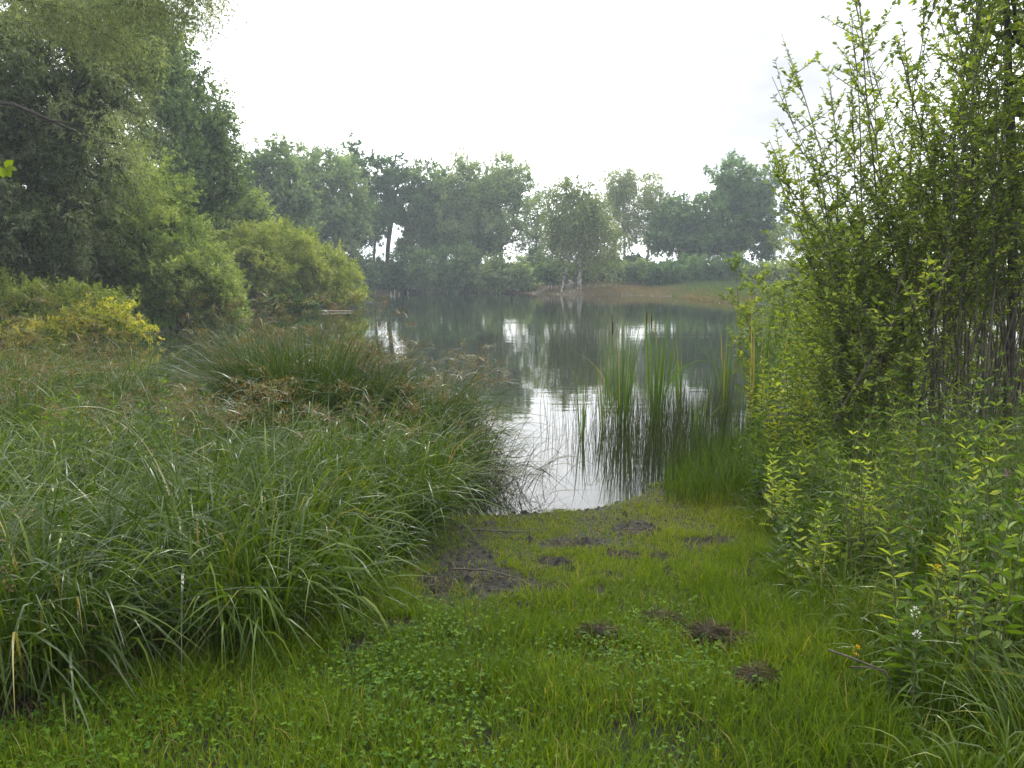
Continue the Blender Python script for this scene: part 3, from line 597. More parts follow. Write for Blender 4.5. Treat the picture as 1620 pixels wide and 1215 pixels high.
# the outline of the sedge bed on the ground (left of the path)
def sedge_right_edge(y):
    return np.interp(y, [1.5, 2.4, 2.7, 3.0, 3.4, 4.0, 4.8, 5.6, 6.4, 7.5, 9], [-2.4, -1.95, -1.55, -1.2, -.9, -.76, -.62, -.48, -.4, -.5, -.9])
acc = Acc(); cnt = 0
while cnt < 350:
    y = rng.uniform(2.6, 10.6); x = rng.uniform(-.78 * y - .8, 0)
    if x > sedge_right_edge(y) - .08: continue
    if y < 3.1 and rng.uniform() < .2: continue
    z = max(float(height(x, y)), -.25); cnt += 1
    edge = sedge_right_edge(y) - x
    Lh = rng.uniform(.75, 1.2) * (0.75 + .25 * min(1, edge / .5)); dk = 1 if rng.uniform() < .45 else 0
    if y > 7.0 and x > -4.6: Lh *= .8
    if y < 4.2: Lh *= .92
    if y > 7.0 and x < -.48 * y: Lh *= 1.5
    sedge_geo(rng, acc, x, y, z, 16, Lh * .5, .2, 3, .007, 1.2, 6, .4, .8)
    sedge_geo(rng, acc, x, y, z, int(115 if y < 6 else 90), Lh * rng.uniform(.85, 1.2), .16, dk, .0105, 1.2 if y < 5.5 else 1.0, 9, .38 if dk == 0 else .45)
    if y > 4.9 and rng.uniform() < (.3 if y < 6.2 else .85): panicle_geo(rng, acc, x, y, z, int(rng.integers(2, 6)), Lh * rng.uniform(.95, 1.12), .15)
tag(acc.build('sedge_bed', SM), kind='stuff')

def tussock(seed, px, Y, n, L, rad, label, dark=1, pan=10, ph=None, kink=.8, wd=.0095, mats=SM, lean=.12, name='sedge_tussock', tb=.4, cat='sedge', group='sedge tussocks by the water', nseg=10, lmin=.55):
    rng = np.random.default_rng(seed); x = P(px, 600, Y)[0]; z = max(float(height(x, Y)), -.2)
    root = empty(name, (x, Y, z)); tag(root, label, cat, group)
    a = Acc(); sedge_geo(rng, a, 0, 0, 0, n, L, rad, dark, wd, kink, nseg, tb, lean, lmin); a.build('leaves', mats, root)
    if pan:
        a = Acc(); panicle_geo(rng, a, 0, 0, 0, pan, ph or L, rad * 1.1); a.build('flower_stalks', mats, root)
    return root
tussock(211, 475, 8.1, 1500, 1.8, .62, 'tallest dark green sedge tussock with brown flower heads on top, left of centre', 1, 110, 1.78, .6, lean=.09, lmin=.78)
tussock(212, 570, 8.0, 900, 1.62, .38, 'dark sedge tussock leaning right beside the tallest one', 1, 26, 1.5, .8, lean=.15, lmin=.7)
tussock(213, 410, 8.3, 700, 1.7, .34, 'upright dark sedge tussock at the left side of the tallest one', 1, 20, 1.5, .6, lean=.09, lmin=.75)
tussock(214, 680, 8.4, 900, 1.35, .5, 'sedge tussock topped by a dense rusty brown mass of flower heads', 1, 90, 1.25, 1.0, lean=.22)
tussock(215, 625, 7.6, 650, 1.25, .4, 'sedge tussock between the tallest one and the rusty-topped one', 0, 14, 1.1, 1.0, lean=.28)
tussock(216, 735, 8.0, 260, .95, .25, 'small bright green sedge tussock at the right end, farthest over the water', 0, 6, .85, 1.1, lean=.38)
tussock(217, 690, 6.6, 420, .95, .28, 'arching green sedge tussock directly above the mud at the water edge', 0, 6, .85, 1.1, lean=.3)
tussock(218, 560, 5.2, 420, 1.05, .25, 'arching sedge tussock at the foot of the bed beside the lawn', 0, 3, .8, 1.1, lean=.3)
tussock(219, 80, 3.0, 300, .9, .22, 'nearest sedge tussock at the lower left edge with long silvery arching blades', 1, 2, .7, 1.0, lean=.42)
# grey-brown tangled stems leaning out over the water
rng = np.random.default_rng(230)
root = empty('drooping_reeds', (*G(740, 790), 0)); tag(root, 'tangle of thin bent dark stems leaning over the bright water', 'reeds')
a = Acc(); n = 620; o = np.array(root.location)
f = rng.uniform(0, 1, n); b = np.stack([np.interp(f, [0, 1], [-.95, -.12]) + rng.normal(size=n) * .22, np.interp(f, [0, 1], [8.2, 5.9]) + rng.normal(size=n) * .2, np.full(n, -.03)], 1) - o
V, F, T = blades(rng, b, rng.normal(-.15, .55, n), rng.uniform(.45, 1.15, n), .0068, rng.uniform(.15, .8, n), rng.uniform(.4, 2.4, n), rng.uniform(.35, .75, n), rng.uniform(5, 30, n), 9, rng.uniform(.1, 1, n) ** 1.5, 0, .3)
a.add(V, F, T); a.build('stems', [M['rush']], root)

# cattails
def cattail(seed, px, Yd, n, H, rad, label, heads=0, lean=.06):
    rng = np.random.default_rng(seed); x = P(px, 600, Yd)[0]; root = empty('cattail', (x, Yd, -.15)); tag(root, label, 'reeds', 'cattail clumps in the shallows')
    az = rng.uniform(0, 6.28, n); r = rad * rng.uniform(0, 1, n); b = np.stack([r * np.cos(az), r * np.sin(az), np.zeros(n)], 1)
    a = Acc(); tone = np.clip(rng.normal(.45, .2, n) + (rng.uniform(0, 1, n) > .88) * .5, 0, 1)
    V, F, T = blades(rng, b, az, H * rng.uniform(.6, 1.05, n), .017 * rng.uniform(.6, 1.1, n), np.abs(rng.normal(0, lean, n)) + .015, rng.choice([.12, .25, 1.9], n, p=[.55, .33, .12]), rng.uniform(.6, .85, n), rng.uniform(4, 18, n), 10, tone, .12, 1.6)
    a.add(V, F, np.clip(T, 0, 1)); a.build('leaves', [M['cattail']], root)
    for k in range(heads):
        hx, hy = rng.normal(size=2) * rad * .5; hz = H * rng.uniform(.68, .78)
        V, F, T = tubes([([(hx, hy, 0), (hx * 1.2, hy, hz * .5), (hx * 1.5, hy, hz)], [.004, .004, .003])], 5); s = mesh('stalk', V, F, M['stem'], root, T)
        V, F, T = tubes([([(hx * 1.5, hy, hz - .01), (hx * 1.5, hy, hz), (hx * 1.52, hy, hz + .07), (hx * 1.54, hy, hz + .14), (hx * 1.54, hy, hz + .15), (hx * 1.55, hy, hz + .24)], [.003, .009, .0105, .009, .003, .001])], 8)
        mesh('seed_head', V, F, M['seedhead'], root, T)
cattail(301, 985, 9.4, 38, 1.82, .14, 'broad upright cattail clump, left of the two tallest', 1)
cattail(302, 1040, 9.6, 44, 1.85, .17, 'densest tall cattail clump right of centre with a brown seed head', 2)
cattail(303, 922, 8.6, 12, 1.15, .05, 'thin lone cattail farthest left in open bright water')
cattail(304, 957, 9.2, 14, 1.6, .05, 'slender cattail just left of the two tallest clumps')
cattail(305, 1148, 10.2, 20, 1.7, .06, 'single narrow cattail with a sideways bent leaf, right of the two tallest clumps')
cattail(306, 1105, 8.2, 18, 1.0, .08, 'short bright cattail among the dark rushes')
cattail(307, 1195, 10.0, 30, 1.95, .16, 'tall cattail clump with straw-coloured broken tops near the leafy thicket')
cattail(308, 1230, 10.4, 34, 1.95, .22, 'tall green cattail clump next to the leafy thicket')
cattail(309, 1268, 10.6, 26, 1.8, .18, 'cattail clump half hidden by the leafy thicket edge')
cattail(310, 1080, 9.9, 16, 1.35, .1, 'smaller cattail just right of the densest clump')
cattail(311, 1190, 7.6, 12, .85, .05, 'small pale cattail shoot rising from the dark grass at the shore')
# rushes: uncountable thin stems
rng = np.random.default_rng(320); a = Acc(); n = 2300
pxs = rng.normal(1070, 110, n * 2); Ys = rng.uniform(6.6, 10.4, n * 2)
ok = (pxs > 845) & (pxs < 1290) & ((pxs > 985) | (Ys > 7.2)) & (rng.uniform(0, 1, n * 2) < np.interp(pxs, [840, 930, 1000, 1100, 1290], [.25, .45, .8, 1, 1])); pxs, Ys = pxs[ok][:n], Ys[ok][:n]; n = len(pxs)
xs = (pxs - 810) / FPX * Ys * .985; b = np.stack([xs, Ys, np.full(n, -.1)], 1)
V, F, T = blades(rng, b, rng.uniform(0, 6.28, n), rng.uniform(.3, .85, n), .0042, np.abs(rng.normal(0, .1, n)), rng.uniform(0, .6, n), .6, 6, 5, np.clip(rng.uniform(-.1, .9, n), 0, 1), 0, .2)
a.add(V, F, T); tag(a.build('rushes', [M['rush']]), kind='stuff')
# soft dark green grass at the shore right of the landing
rng = np.random.default_rng(321); a = Acc(); n = 3800
pxs = rng.uniform(1062, 1330, n); Ys = rng.uniform(5.9, 8.2, n) - (pxs - 1040) / 290 * .6; xs = (pxs - 810) / FPX * Ys * .985
zz = height(xs, Ys); b = np.stack([xs, Ys, np.maximum(zz, -.15)], 1)
hgt = np.interp(pxs, [1040, 1100, 1180, 1330], [.14, .36, .5, .5]) * (1 + .45 * vnoise(xs, Ys, 6, 8))
V, F, T = blades(rng, b, rng.uniform(0, 6.28, n), hgt * rng.uniform(.5, 1.1, n), .0045, np.abs(rng.normal(0, .16, n)), rng.uniform(.1, 1.1, n), .6, 6, 5, np.clip(rng.normal(.3, .15, n), 0, 1), 0, .4)
a.add(V, F, T); tag(a.build('shore_grass', [M['sedge']]), kind='stuff')

# ------------------------------------------------------------ lawn grass and clover
rng = np.random.default_rng(400)
def scatter(rng, n, y0, y1, pad=.5):
    y = np.sqrt(rng.uniform(y0 ** 2, y1 ** 2, n)); x = rng.uniform(-1, 1, n) * (.72 * y + pad); return x, y
x, y = scatter(rng, 340000, 1.9, 6.6)
d = sdist(x, y); mm = mudmask(x, y)
den = (1 - .93 * mm) * (.75 + .25 * sst(.1, 1.6, d)) * sst(-.3, .12, d + .15 * vnoise(x, y, 8, 31))
den = den * np.where(x < sedge_right_edge(y) - .35, .25, 1)
pat = vnoise(x, y, 5, 9)
den = den * (.6 + .4 * sst(-.3, .2, pat))
for (px_, py_, rx_, ry_) in ((950, 982, .13, .06), (1045, 960, .11, .07), (1120, 990, .13, .08), (1165, 998, .13, .06), (1195, 1072, .085, .07)):
    gx_, gy_ = G(px_, py_, .27); den = den * sst(.8, 1.15, np.hypot((x - gx_) / rx_, (y - gy_) / ry_))
ok = rng.uniform(0, 1, len(x)) < den; x, y, d, pat = x[ok], y[ok], d[ok], pat[ok]; n = len(x)
zz = height(x, y); b = np.stack([x, y, zz - .005], 1)
short = .34 + .66 * sst(.4, 2.4, d)
Lg = (.095 + .035 * pat) * rng.uniform(.5, 1.5, n) * short * np.where(x > 1.0, 1.35, 1)
tone = np.clip(rng.normal(.42, .17, n) + .18 * vnoise(x, y, 2, 14) + .26 * (1 - sst(.2, 2.0, d)) + (rng.uniform(0, 1, n) > .965) * .5, 0, 1)
V, F, T = blades(rng, b, rng.uniform(0, 6.28, n), Lg, .0042 * rng.uniform(.6, 1.25, n), np.abs(rng.normal(0, .33, n)), rng.uniform(.2, 1.7, n), .55, 5, 3, tone, .02, .3)
tag(mesh('lawn_grass', V, F, M['grass'], None, np.clip(T, 0, 1)), kind='stuff')
# clover
x, y = scatter(rng, 60000, 2.0, 4.2)
c1 = (.12 + .88 * sst(-.45, .5, vnoise(x, y, 2.4, 21))) * (1 - mudmask(x, y)) * (1 - sst(3.2, 4.1, y)) * (x > sedge_right_edge(y) - .2) * (1 - .8 * sst(.6, 1.2, x))
ok = rng.uniform(0, 1, len(x)) < c1 * .5; x, y = x[ok], y[ok]; n = len(x)
c = np.stack([x, y, height(x, y) + rng.uniform(.03, .085, n)], 1)
pos = np.repeat(c, 3, 0); a0 = np.repeat(rng.uniform(0, 6.28, n), 3) + np.tile([0, 2.09, 4.19], n)
tl = np.repeat(rng.normal(size=(n, 2)) * .25, 3, 0)
dd = np.stack([np.cos(a0), np.sin(a0), .12 + tl[:, 0] * np.cos(a0) + tl[:, 1] * np.sin(a0)], 1); sz = np.repeat(rng.uniform(.0055, .011, n), 3)
tn = np.repeat(rng.uniform(0, 1, n), 3)
d = unit(dd); side = unit(np.cross(d, np.array([0, 0, 1.0]))); nr = np.cross(side, d)
Lc = sz[:, None]
V = np.stack([pos, pos + d * Lc * .5 + side * Lc * .5 + nr * Lc * .1, pos + d * Lc * 1.0 + side * Lc * .38 + nr * Lc * .08, pos + d * Lc * .9, pos + d * Lc * 1.0 - side * Lc * .38 + nr * Lc * .08, pos + d * Lc * .5 - side * Lc * .5 + nr * Lc * .1], 1).reshape(-1, 3)
b6 = np.arange(len(pos))[:, None] * 6; F = np.concatenate([b6 + np.array([0, 1, 2, 3]), b6 + np.array([0, 3, 4, 5])])
tag(mesh('clover', V, F, M['clover'], None, np.repeat(tn, 6)), kind='stuff')

# ------------------------------------------------------------ coarse herbs and grasses on the right bank
def right_edge(y): return np.interp(y, [1.8, 2.6, 3.2, 4, 5, 6, 7, 8], [1.25, 1.45, 1.55, 1.6, 1.75, 2.1, 2.3, 2.5])
rng = np.random.default_rng(500); acc = Acc(); cnt = 0
while cnt < 170:
    y = rng.uniform(1.9, 7.6); x = rng.uniform(.9, .75 * y + .9)
    if x < right_edge(y) + .05: continue
    cnt += 1; z = float(height(x, y)); e = min(1, (x - right_edge(y)) / .7)
    sedge_geo(rng, acc, x, y, z, 80, (.28 + .5 * e) * rng.uniform(.7, 1.15), .16, 0, .0065, 1.0, 8, .42, .35)
tag(acc.build('coarse_grass', [M['sedge']]), kind='stuff')

def herb(rng, h, pairs, L, W, bend, mat, flower=None, branch=0):
    "upright stem with opposite pairs of lance-shaped leaves -> (stem V,F,T), (leaf V,F,T), tip"
    k = 8; f = np.linspace(0, 1, k)[:, None]; az = rng.uniform(0, 6.28)
    pts = np.array([math.cos(az), math.sin(az), 0]) * bend * h * f ** 2 + np.array([0, 0, 1.0]) * h * f
    paths = [(pts, np.linspace(.0035, .0012, k))]
    P0, D0, S0 = [], [], []
    a0 = rng.uniform(0, 3.14)
    for j in range(pairs):
        g = .12 + .88 * j / (pairs - 1); i0 = min(g * (k - 1), k - 1.001); ii = int(i0); p = pts[ii] * (1 - i0 + ii) + pts[ii + 1] * (i0 - ii)
        for q in (0, math.pi):
            a = a0 + j * 1.571 + q + rng.normal() * .2
            P0.append(p); D0.append((math.cos(a), math.sin(a), .45 + .5 * g ** 3 + rng.normal() * .12)); S0.append((1.1 - .55 * g) * rng.uniform(.8, 1.15) * (.6 + .4 * min(1, g * 4)))
    return paths, np.array(P0), np.array(D0, float), np.array(S0), pts[-1]
def make_herb(seed, x, y, h, pairs, L, W, bend, label, mat='herb', stems=3, tone0=.5, name='leafy_herb', group='leafy herbs on the right bank', flower=None, cat='plant'):
    rng = np.random.default_rng(seed); z = max(float(height(x, y)), 0) - .01
    root = empty(name, (x, y, z)); tag(root, label, cat, group)
    paths, Ps, Ds, Ss, tips = [], [], [], [], []
    for s in range(stems):
        off = np.array([rng.normal() * .06, rng.normal() * .06, 0]) if s else np.zeros(3)
        pa, p, d_, s_, tip = herb(rng, h * rng.uniform(.7, 1.05) if s else h, pairs, L, W, bend, mat)
        paths += [(q + off, r) for q, r in pa]; Ps.append(p + off); Ds.append(d_); Ss.append(s_); tips.append(tip + off)
    V, F, T = tubes(paths, 4); mesh('stem', V, F, M['stem'], root, T)
    p = np.concatenate(Ps); d_ = unit(np.concatenate(Ds)); s_ = np.concatenate(Ss)
    V, F, T = leaves(rng, p, d_, L * s_, W * s_, np.clip(rng.normal(tone0, .18, len(p)), 0, 1), .12, .22, True)
    mesh('leaves', V, F, M[mat], root, T)
    if flower:
        n_ = 26; u = unit(rng.normal(size=(n_, 3)) + [0, 0, .6]); r = .009
        V, F, T = leaves(rng, tips[0] + u * r * (1, 1, 1.6), u, .009, .006, rng.uniform(0, 1, n_), 0); mesh('flower', V, F, M[flower], root, T)
    return root
rng = np.random.default_rng(510)
bands = [('leafy herb at the shore end of the right bank, in front of the sallow stems', 4.9, 6.9, 46), ('leafy herb halfway along the right bank beside the lawn edge', 3.4, 4.9, 30), ('leafy herb in the near right corner beside the lawn', 2.2, 3.4, 12)]
for bi, (lb, y0, y1, nn) in enumerate(bands):
    for k in range(nn):
        y = rng.uniform(y0, y1); e = rng.uniform(0, 1) ** 1.3; x = right_edge(y) + .02 + e * (y * .74 - right_edge(y) + .1)
        make_herb(600 + bi * 100 + k, x, y, (.48 + .55 * min(1, e * 2.2)) * rng.uniform(.65, 1.2), int(rng.integers(8, 15)), rng.uniform(.05, .115), rng.uniform(.016, .036), .15, lb, stems=int(rng.integers(3, 6)), tone0=rng.uniform(.2, .9), mat=('herb', 'herb', 'sallow_bright', 'sallow')[int(rng.integers(0, 4))], group='leafy herbs on the right bank, ' + ('shore end' if bi == 0 else 'middle' if bi == 1 else 'near corner'))
# taller bright herbs at the thicket's left edge, over the water line
for k, (px, Y, h) in enumerate([(1195, 6.6, .75), (1215, 6.9, 1.0), (1240, 6.7, 1.15), (1262, 7.1, 1.3), (1285, 6.8, 1.2), (1300, 7.4, 1.5), (1320, 7.0, 1.35), (1345, 7.3, 1.5), (1370, 6.9, 1.3), (1230, 8.4, 1.5), (1262, 8.8, 1.6), (1290, 8.6, 1.7), (1400, 7.0, 1.2), (1430, 6.6, 1.1), (1205, 7.6, 1.05), (1222, 8.0, 1.3), (1250, 7.6, 1.5), (1275, 7.9, 1.65), (1300, 8.0, 1.7), (1320, 8.3, 1.8), (1345, 8.0, 1.75), (1255, 9.4, 1.7), (1280, 9.6, 1.75), (1310, 9.5, 1.9), (1340, 9.2, 1.9)]):
    xx = P(px, 600, Y)[0]; make_herb(900 + k, xx, Y, h, 18, .1, .034, .15, 'tall bright green herb at the water-side edge of the thicket', stems=4, tone0=.5 + .4 * ((k * 7) % 5) / 5, name='tall_herb', group='tall herbs at the thicket edge', mat='sallow_bright' if k % 3 else 'herb')
# herbs among the sedges on the left
for k, (px, Y) in enumerate([(150, 5.4), (190, 5.6), (230, 5.2), (110, 5.2), (270, 6.0), (320, 6.2), (170, 4.8), (90, 4.6), (60, 5.0), (250, 4.7)]):
    xx = P(px, 600, Y)[0]; make_herb(940 + k, xx, Y, .98 + .06 * math.sin(k * 2.1), 12, .08, .026, .12, 'bright leafy herb growing up through the left sedge bed', stems=4, tone0=.7, name='leafy_herb', group='leafy herbs among the sedges')
# flowers
def at_z(px, py, z): return G(px, py, z)
for k, (px, py, z, h, fl, lb) in enumerate([(1590, 745, .95, .7, 'purple', 'herb with a purple flower head near the right edge'), (1358, 1025, .45, .2, 'orange', 'low herb with orange-yellow flowers in the lawn edge'),
                                         (1487, 898, .75, .45, 'orange', 'herb with a small yellow flower in the right bank'), (1453, 1003, .62, .33, 'white', 'herb with a fluffy white flower head in the right bank'),
                                         (1452, 965, .66, .38, 'white', 'herb with a tiny white flower above the fluffy white one')]):
    xx, yy = at_z(px, py, z); zz = float(height(xx, yy)); make_herb(960 + k, xx, yy, max(.15, z - zz), 8, .06, .016, 0.02, lb, stems=1, name='flowering_herb', flower=fl, group=None)
# a dead white-tipped umbel stalk and arching sedge on the right
tussock(250, 1480, 5.6, 160, .95, .1, 'long arching grass tussock in the middle of the right bank', 0, 0, None, 1.2, lean=.35, name='grass_tussock', group='arching grass tussocks on the right bank', cat='grass tussock')
tussock(251, 1560, 5.9, 180, 1.0, .12, 'long arching grass tussock under the purple flower', 0, 0, None, 1.2, lean=.35, name='grass_tussock', group='arching grass tussocks on the right bank', cat='grass tussock')
tussock(252, 1590, 3.6, 140, .85, .1, 'arching grass tussock with silvery blades at the lower right edge', 0, 0, None, 1.2, lean=.4, name='grass_tussock', group='arching grass tussocks on the right bank', cat='grass tussock')
tussock(253, 1500, 4.2, 150, .8, .12, 'dark arching grass tussock beside the white flowers', 1, 0, None, 1.1, lean=.35, name='grass_tussock', group='arching grass tussocks on the right bank', cat='grass tussock')

# ------------------------------------------------------------ dead grass clumps, sticks, floating things
def dead_clump(seed, px, py, rx, ry, hh, n, label):
    rng = np.random.default_rng(seed); x, y = G(px, py, .27); z = float(height(x, y)); root = empty('dead_grass_clump', (x, y, z)); tag(root, label, 'dead grass', 'clumps of dead brown grass on the lawn')
    r = np.sqrt(rng.uniform(0, 1, n)); a0 = rng.uniform(0, 6.28, n)
    bx_, by_ = r * np.cos(a0) * rx, r * np.sin(a0) * ry
    b = np.stack([bx_, by_, hh * (1 - r ** 2) * rng.uniform(0, 1, n)], 1)
    a = Acc(); V, F, T = blades(rng, b, a0 + rng.normal(size=n), rng.uniform(.03, .09, n), .004, rng.uniform(1.0, 1.7, n), rng.uniform(-.3, .9, n), .5, 6, 4, np.clip(rng.beta(1.3, 2.6, n), 0, 1), 0, 1)
    a.add(V, F, T); a.build('matted_blades', [M['deadgrass']], root)
    g1 = np.linspace(0, 2 * math.pi, 13)[:-1]; Vm = [(0, 0, hh * .8)]; Fm = []
    for q, rr_ in enumerate((.5, 1.0)):
        for t_ in g1: Vm.append((math.cos(t_) * rx * rr_ * rng.uniform(.85, 1.1), math.sin(t_) * ry * rr_ * rng.uniform(.85, 1.1), hh * .6 if q == 0 else -.01))
    for k in range(12): Fm.append((0, 1 + k, 1 + (k + 1) % 12, 0)); Fm.append((1 + k, 13 + k, 13 + (k + 1) % 12, 1 + (k + 1) % 12))
    Fq = np.array([f for f in Fm if f[3] != 0]); 
    tri = np.array([(0, 1 + k, 1 + (k + 1) % 12) for k in range(12)])
    me = bpy.data.meshes.new('sod'); me.from_pydata([tuple(v) for v in Vm], [], [tuple(int(i_) for i_ in f) for f in Fq] + [tuple(int(i_) for i_ in f) for f in tri]); me.materials.append(M['soil'])
    o_ = bpy.data.objects.new('sod', me); col.objects.link(o_); o_.parent = root
dead_clump(701, 950, 982, .13, .055, .07, 1500, 'small low brown clump, leftmost of the dead grass clumps')
dead_clump(702, 1045, 960, .11, .065, .09, 1500, 'rounded brown clump nearest the water')
dead_clump(703, 1120, 990, .13, .075, .11, 2200, 'largest dark brown clump of matted dead grass')
dead_clump(704, 1165, 998, .13, .055, .085, 1500, 'reddish brown clump touching the right side of the largest one')
dead_clump(705, 1195, 1072, .085, .065, .09, 1200, 'dark brown clump nearest the camera')

def stick(name, pts, r0, r1, mat, label, cat='stick', sides=6, sub=None):
    pts = np.array(pts, float); o3 = pts[0].copy(); root = empty(name, o3); tag(root, label, cat)
    q = np.linspace(0, 1, len(pts)); V, F, T = tubes([(pts - o3, r0 + (r1 - r0) * q)], sides); mesh('branch', V, F, M[mat], root, T)
    if sub is not None:
        for s in sub:
            s = np.array(s, float); V, F, T = tubes([(s - o3, np.linspace(r1 * 1.2, r1 * .5, len(s)))], sides); mesh('side_twig', V, F, M[mat], root, T)
def gp(px, py, z): a, b2 = G(px, py, z); return (a, b2, z)
stick('bent_twig', [gp(1310, 1028, .34), gp(1345, 1040, .42), gp(1400, 1062, .43), gp(1408, 1075, .40), gp(1405, 1110, .30)], .005, .003, 'deadwood', 'thin dark twig bent down at its end in the lower right grass', sub=[[gp(1345, 1055, .42), gp(1375, 1056, .43), gp(1400, 1062, .43)]])
stick('fallen_branch', [gp(715, 900, .13), gp(770, 902, .14), gp(820, 915, .13), gp(850, 935, .12)], .006, .003, 'deadwood', 'thin fallen branch lying across the mud patch')
stick('fallen_branch', [gp(745, 838, .05), gp(780, 840, .08), gp(830, 842, .05), gp(870, 836, .04)], .006, .003, 'deadwood', 'dark fallen branch at the water edge above the mud patch', sub=[[gp(780, 840, .08), gp(805, 850, .05), gp(820, 855, .04)]])
rng = np.random.default_rng(720)
# mud litter: uncountable bits of dead stem
n = 2600; k = rng.integers(0, len(mudw), n); mw = np.array(mudw)[k]; bx_ = mw[:, 0] + rng.normal(size=n) * mw[:, 2] * .55; by_ = mw[:, 1] + rng.normal(size=n) * mw[:, 3] * .55
okk = sdist(bx_, by_) > -.9; bx_, by_ = bx_[okk], by_[okk]; n = len(bx_)
V, F, T = blades(rng, np.stack([bx_, by_, np.maximum(height(bx_, by_), .002) + .004], 1), rng.uniform(0, 6.28, n), rng.uniform(.03, .16, n), .004, rng.uniform(1.35, 1.6, n), rng.uniform(-.2, .3, n), .5, 5, 3, rng.uniform(0, 1, n), 0, .5)
tag(mesh('stem_litter', V, F, M['deadgrass'], None, T), kind='stuff')
# clods of churned mud, uncountable
n = 5200; k = rng.integers(0, len(mudw), n); mw = np.array(mudw)[k]; cx_ = mw[:, 0] + rng.normal(size=n) * mw[:, 2] * .6; cy_ = mw[:, 1] + rng.normal(size=n) * mw[:, 3] * .6
e_ = rng.uniform(-.6, 1.7, 1500); ey_ = rng.uniform(5.2, 6.6, 1500); ee = np.abs(sdist(e_, ey_)) < .22; cx_ = np.concatenate([cx_, e_[ee]]); cy_ = np.concatenate([cy_, ey_[ee]])
okk = sdist(cx_, cy_) > -.2; cx_, cy_ = cx_[okk], cy_[okk]; n = len(cx_)
u = np.array([(0, 0, 1), (1, 0, .1), (.3, .95, .05), (-.8, .6, .1), (-.8, -.6, 0), (.3, -.95, .1)], float)
sz = rng.gamma(2.0, .0065, n)[:, None, None]
Vc = np.stack([cx_, cy_, height(cx_, cy_) - .002], 1)[:, None] + u[None] * sz * rng.uniform(.55, 1.3, (n, 6, 1)) * [1, 1, .7]
Fc = (np.arange(n)[:, None, None] * 6 + np.array([(0, 1, 2), (0, 2, 3), (0, 3, 4), (0, 4, 5), (0, 5, 1)])[None]).reshape(-1, 3)
tag(mesh('mud_clods', Vc.reshape(-1, 3), Fc, M['soil'], None, np.zeros(n * 6), False), kind='stuff')
# floating pole by the shrub
p0 = P(488, 492, 41.5); a_, b_ = G(488, 492, .05), G(556, 492, .05)
stick('floating_pole', [(a_[0], a_[1], .04), ((a_[0] + b_[0]) / 2, a_[1], .05), (b_[0], b_[1], .04)], .07, .05, 'palewood', 'pale pole floating in front of the dome-shaped lime green shrub', 'pole')
# floating flecks
rng = np.random.default_rng(730); n = 60; pxs = rng.uniform(620, 1200, n); pys = rng.uniform(470, 600, n) ; pys = 468 + (pys - 468) ** 1.0 * rng.uniform(.1, 1, n)
pts = np.array([(*G(a1_, b1_, .0), .012) for a1_, b1_ in zip(pxs, pys)]); dd = rng.normal(size=(n, 3)) * [1, 1, .1]
sz = np.linalg.norm(pts, axis=1) * .0011 + .01
V, F, T = leaves(rng, pts, dd, sz, sz * .6, rng.uniform(0, 1, n), 0); tag(mesh('floating_petals', V, F, M['white'], None, T), kind='stuff')
# leaf floating near the landing
stick('floating_leaf_stalk', [gp(876, 808, .01), gp(885, 806, .02), gp(893, 806, .01)], .006, .003, 'deadwood', 'short dark scrap floating on the bright water at the landing', 'scrap')
# stakes at the far bank
for k, px in enumerate((618, 624, 631, 645)):
    xw = G(px, 466); zt = 0.7 + .2 * math.sin(k * 2)
    root = empty('stake', (xw[0], xw[1], -.3)); tag(root, 'small pale stake standing at the far water edge below the dark rounded bush', 'stake', 'pale stakes at the far water edge')
    V, F, T = tubes([([(0, 0, 0), (.02, 0, zt * .5), (.04, 0, zt), (.04, 0, zt + .03)], [.06, .06, .055, .01])], 7); mesh('post', V, F, M['palewood'], root, T)

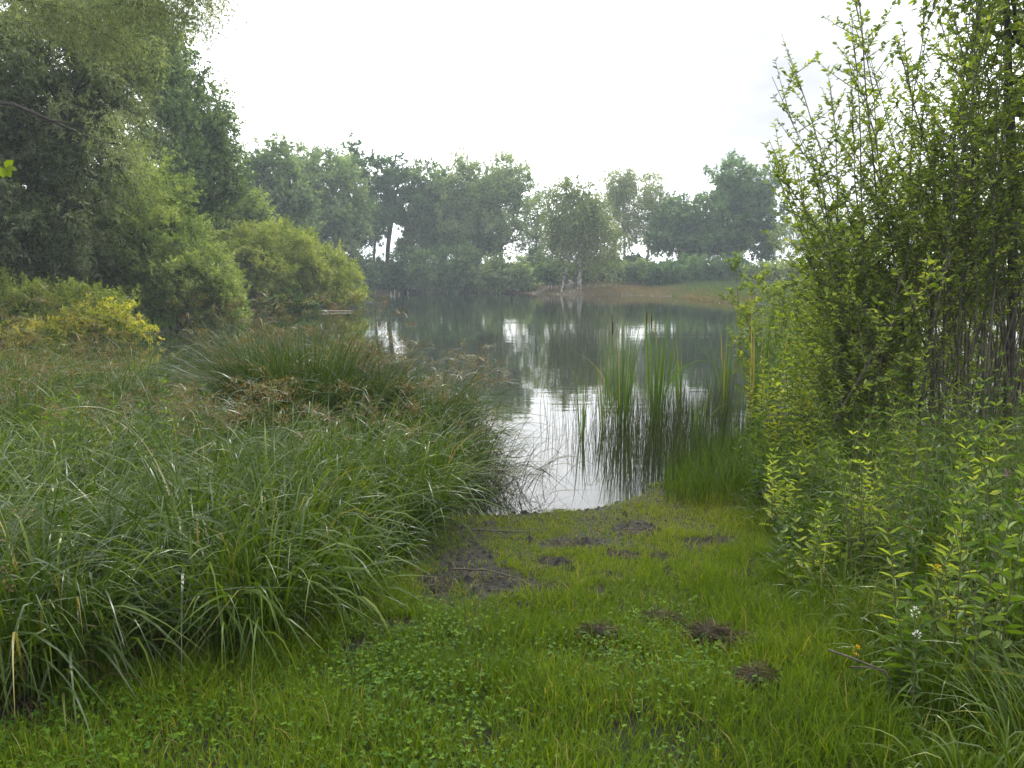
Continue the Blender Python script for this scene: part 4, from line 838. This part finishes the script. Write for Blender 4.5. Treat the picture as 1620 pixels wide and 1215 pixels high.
# far bank grasses
rng = np.random.default_rng(740); n = 60000
x = rng.uniform(-40, 48, n); y = rng.uniform(50, 126, n); d = sdist(x, y)
x = np.concatenate([x, rng.uniform(-34, -6, 45000), rng.uniform(9, 34, 50000)]); y = np.concatenate([y, rng.uniform(14, 60, 45000), rng.uniform(52, 98, 50000)]); d = sdist(x, y); n = len(x)
okk = (d > np.where(x > 8, -.5, -.15)) & (d < np.where(x > 8, 34, 14)) & (rng.uniform(0, 1, n) < .9); x, y, d = x[okk], y[okk], d[okk]; n = len(x)
grn = np.maximum(sst(16, 23, x), 1 - sst(55, 62, y))
tn = np.clip(rng.normal(.9, .12, n) - .55 * grn + .2 * vnoise(x, y, .4, 4), 0, 1)
V, F, T = blades(rng, np.stack([x, y, height(x, y)], 1), rng.uniform(0, 6.28, n), rng.uniform(.2, .5, n) * (1 + .9 * grn), np.where(y < 60, .03, .06), np.abs(rng.normal(0, .3, n)), rng.uniform(.2, 1.4, n), .5, 5, 3, tn)
tag(mesh('bank_grass', V, F, M['bankgrass'], None, T), kind='stuff')

# ------------------------------------------------------------ haze
m = bpy.data.materials.new('haze_air'); m.use_nodes = True; t = m.node_tree
for nn in list(t.nodes):
    if nn.type != 'OUTPUT_MATERIAL': t.nodes.remove(nn)
pv = t.nodes.new('ShaderNodeVolumePrincipled'); pv.inputs['Density'].default_value = 0.0012; pv.inputs['Color'].default_value = (.84, .95, 1, 1)
t.links.new(pv.outputs[0], t.nodes['Material Output'].inputs['Volume'])
x0, x1, y0, y1, z0, z1 = -400, 400, -80, 440, -4, 34
V = [(a, b2, c2) for c2 in (z0, z1) for b2 in (y0, y1) for a in (x0, x1)]
F = [(0, 2, 3, 1), (4, 5, 7, 6), (0, 1, 5, 4), (2, 6, 7, 3), (0, 4, 6, 2), (1, 3, 7, 5)]
tag(mesh('haze', V, F, m, smooth=False), kind='stuff')
tot = sum(len(o.data.polygons) for o in col.objects if o.type == 'MESH'); print('FACES', tot, 'OBJ', len(col.objects))
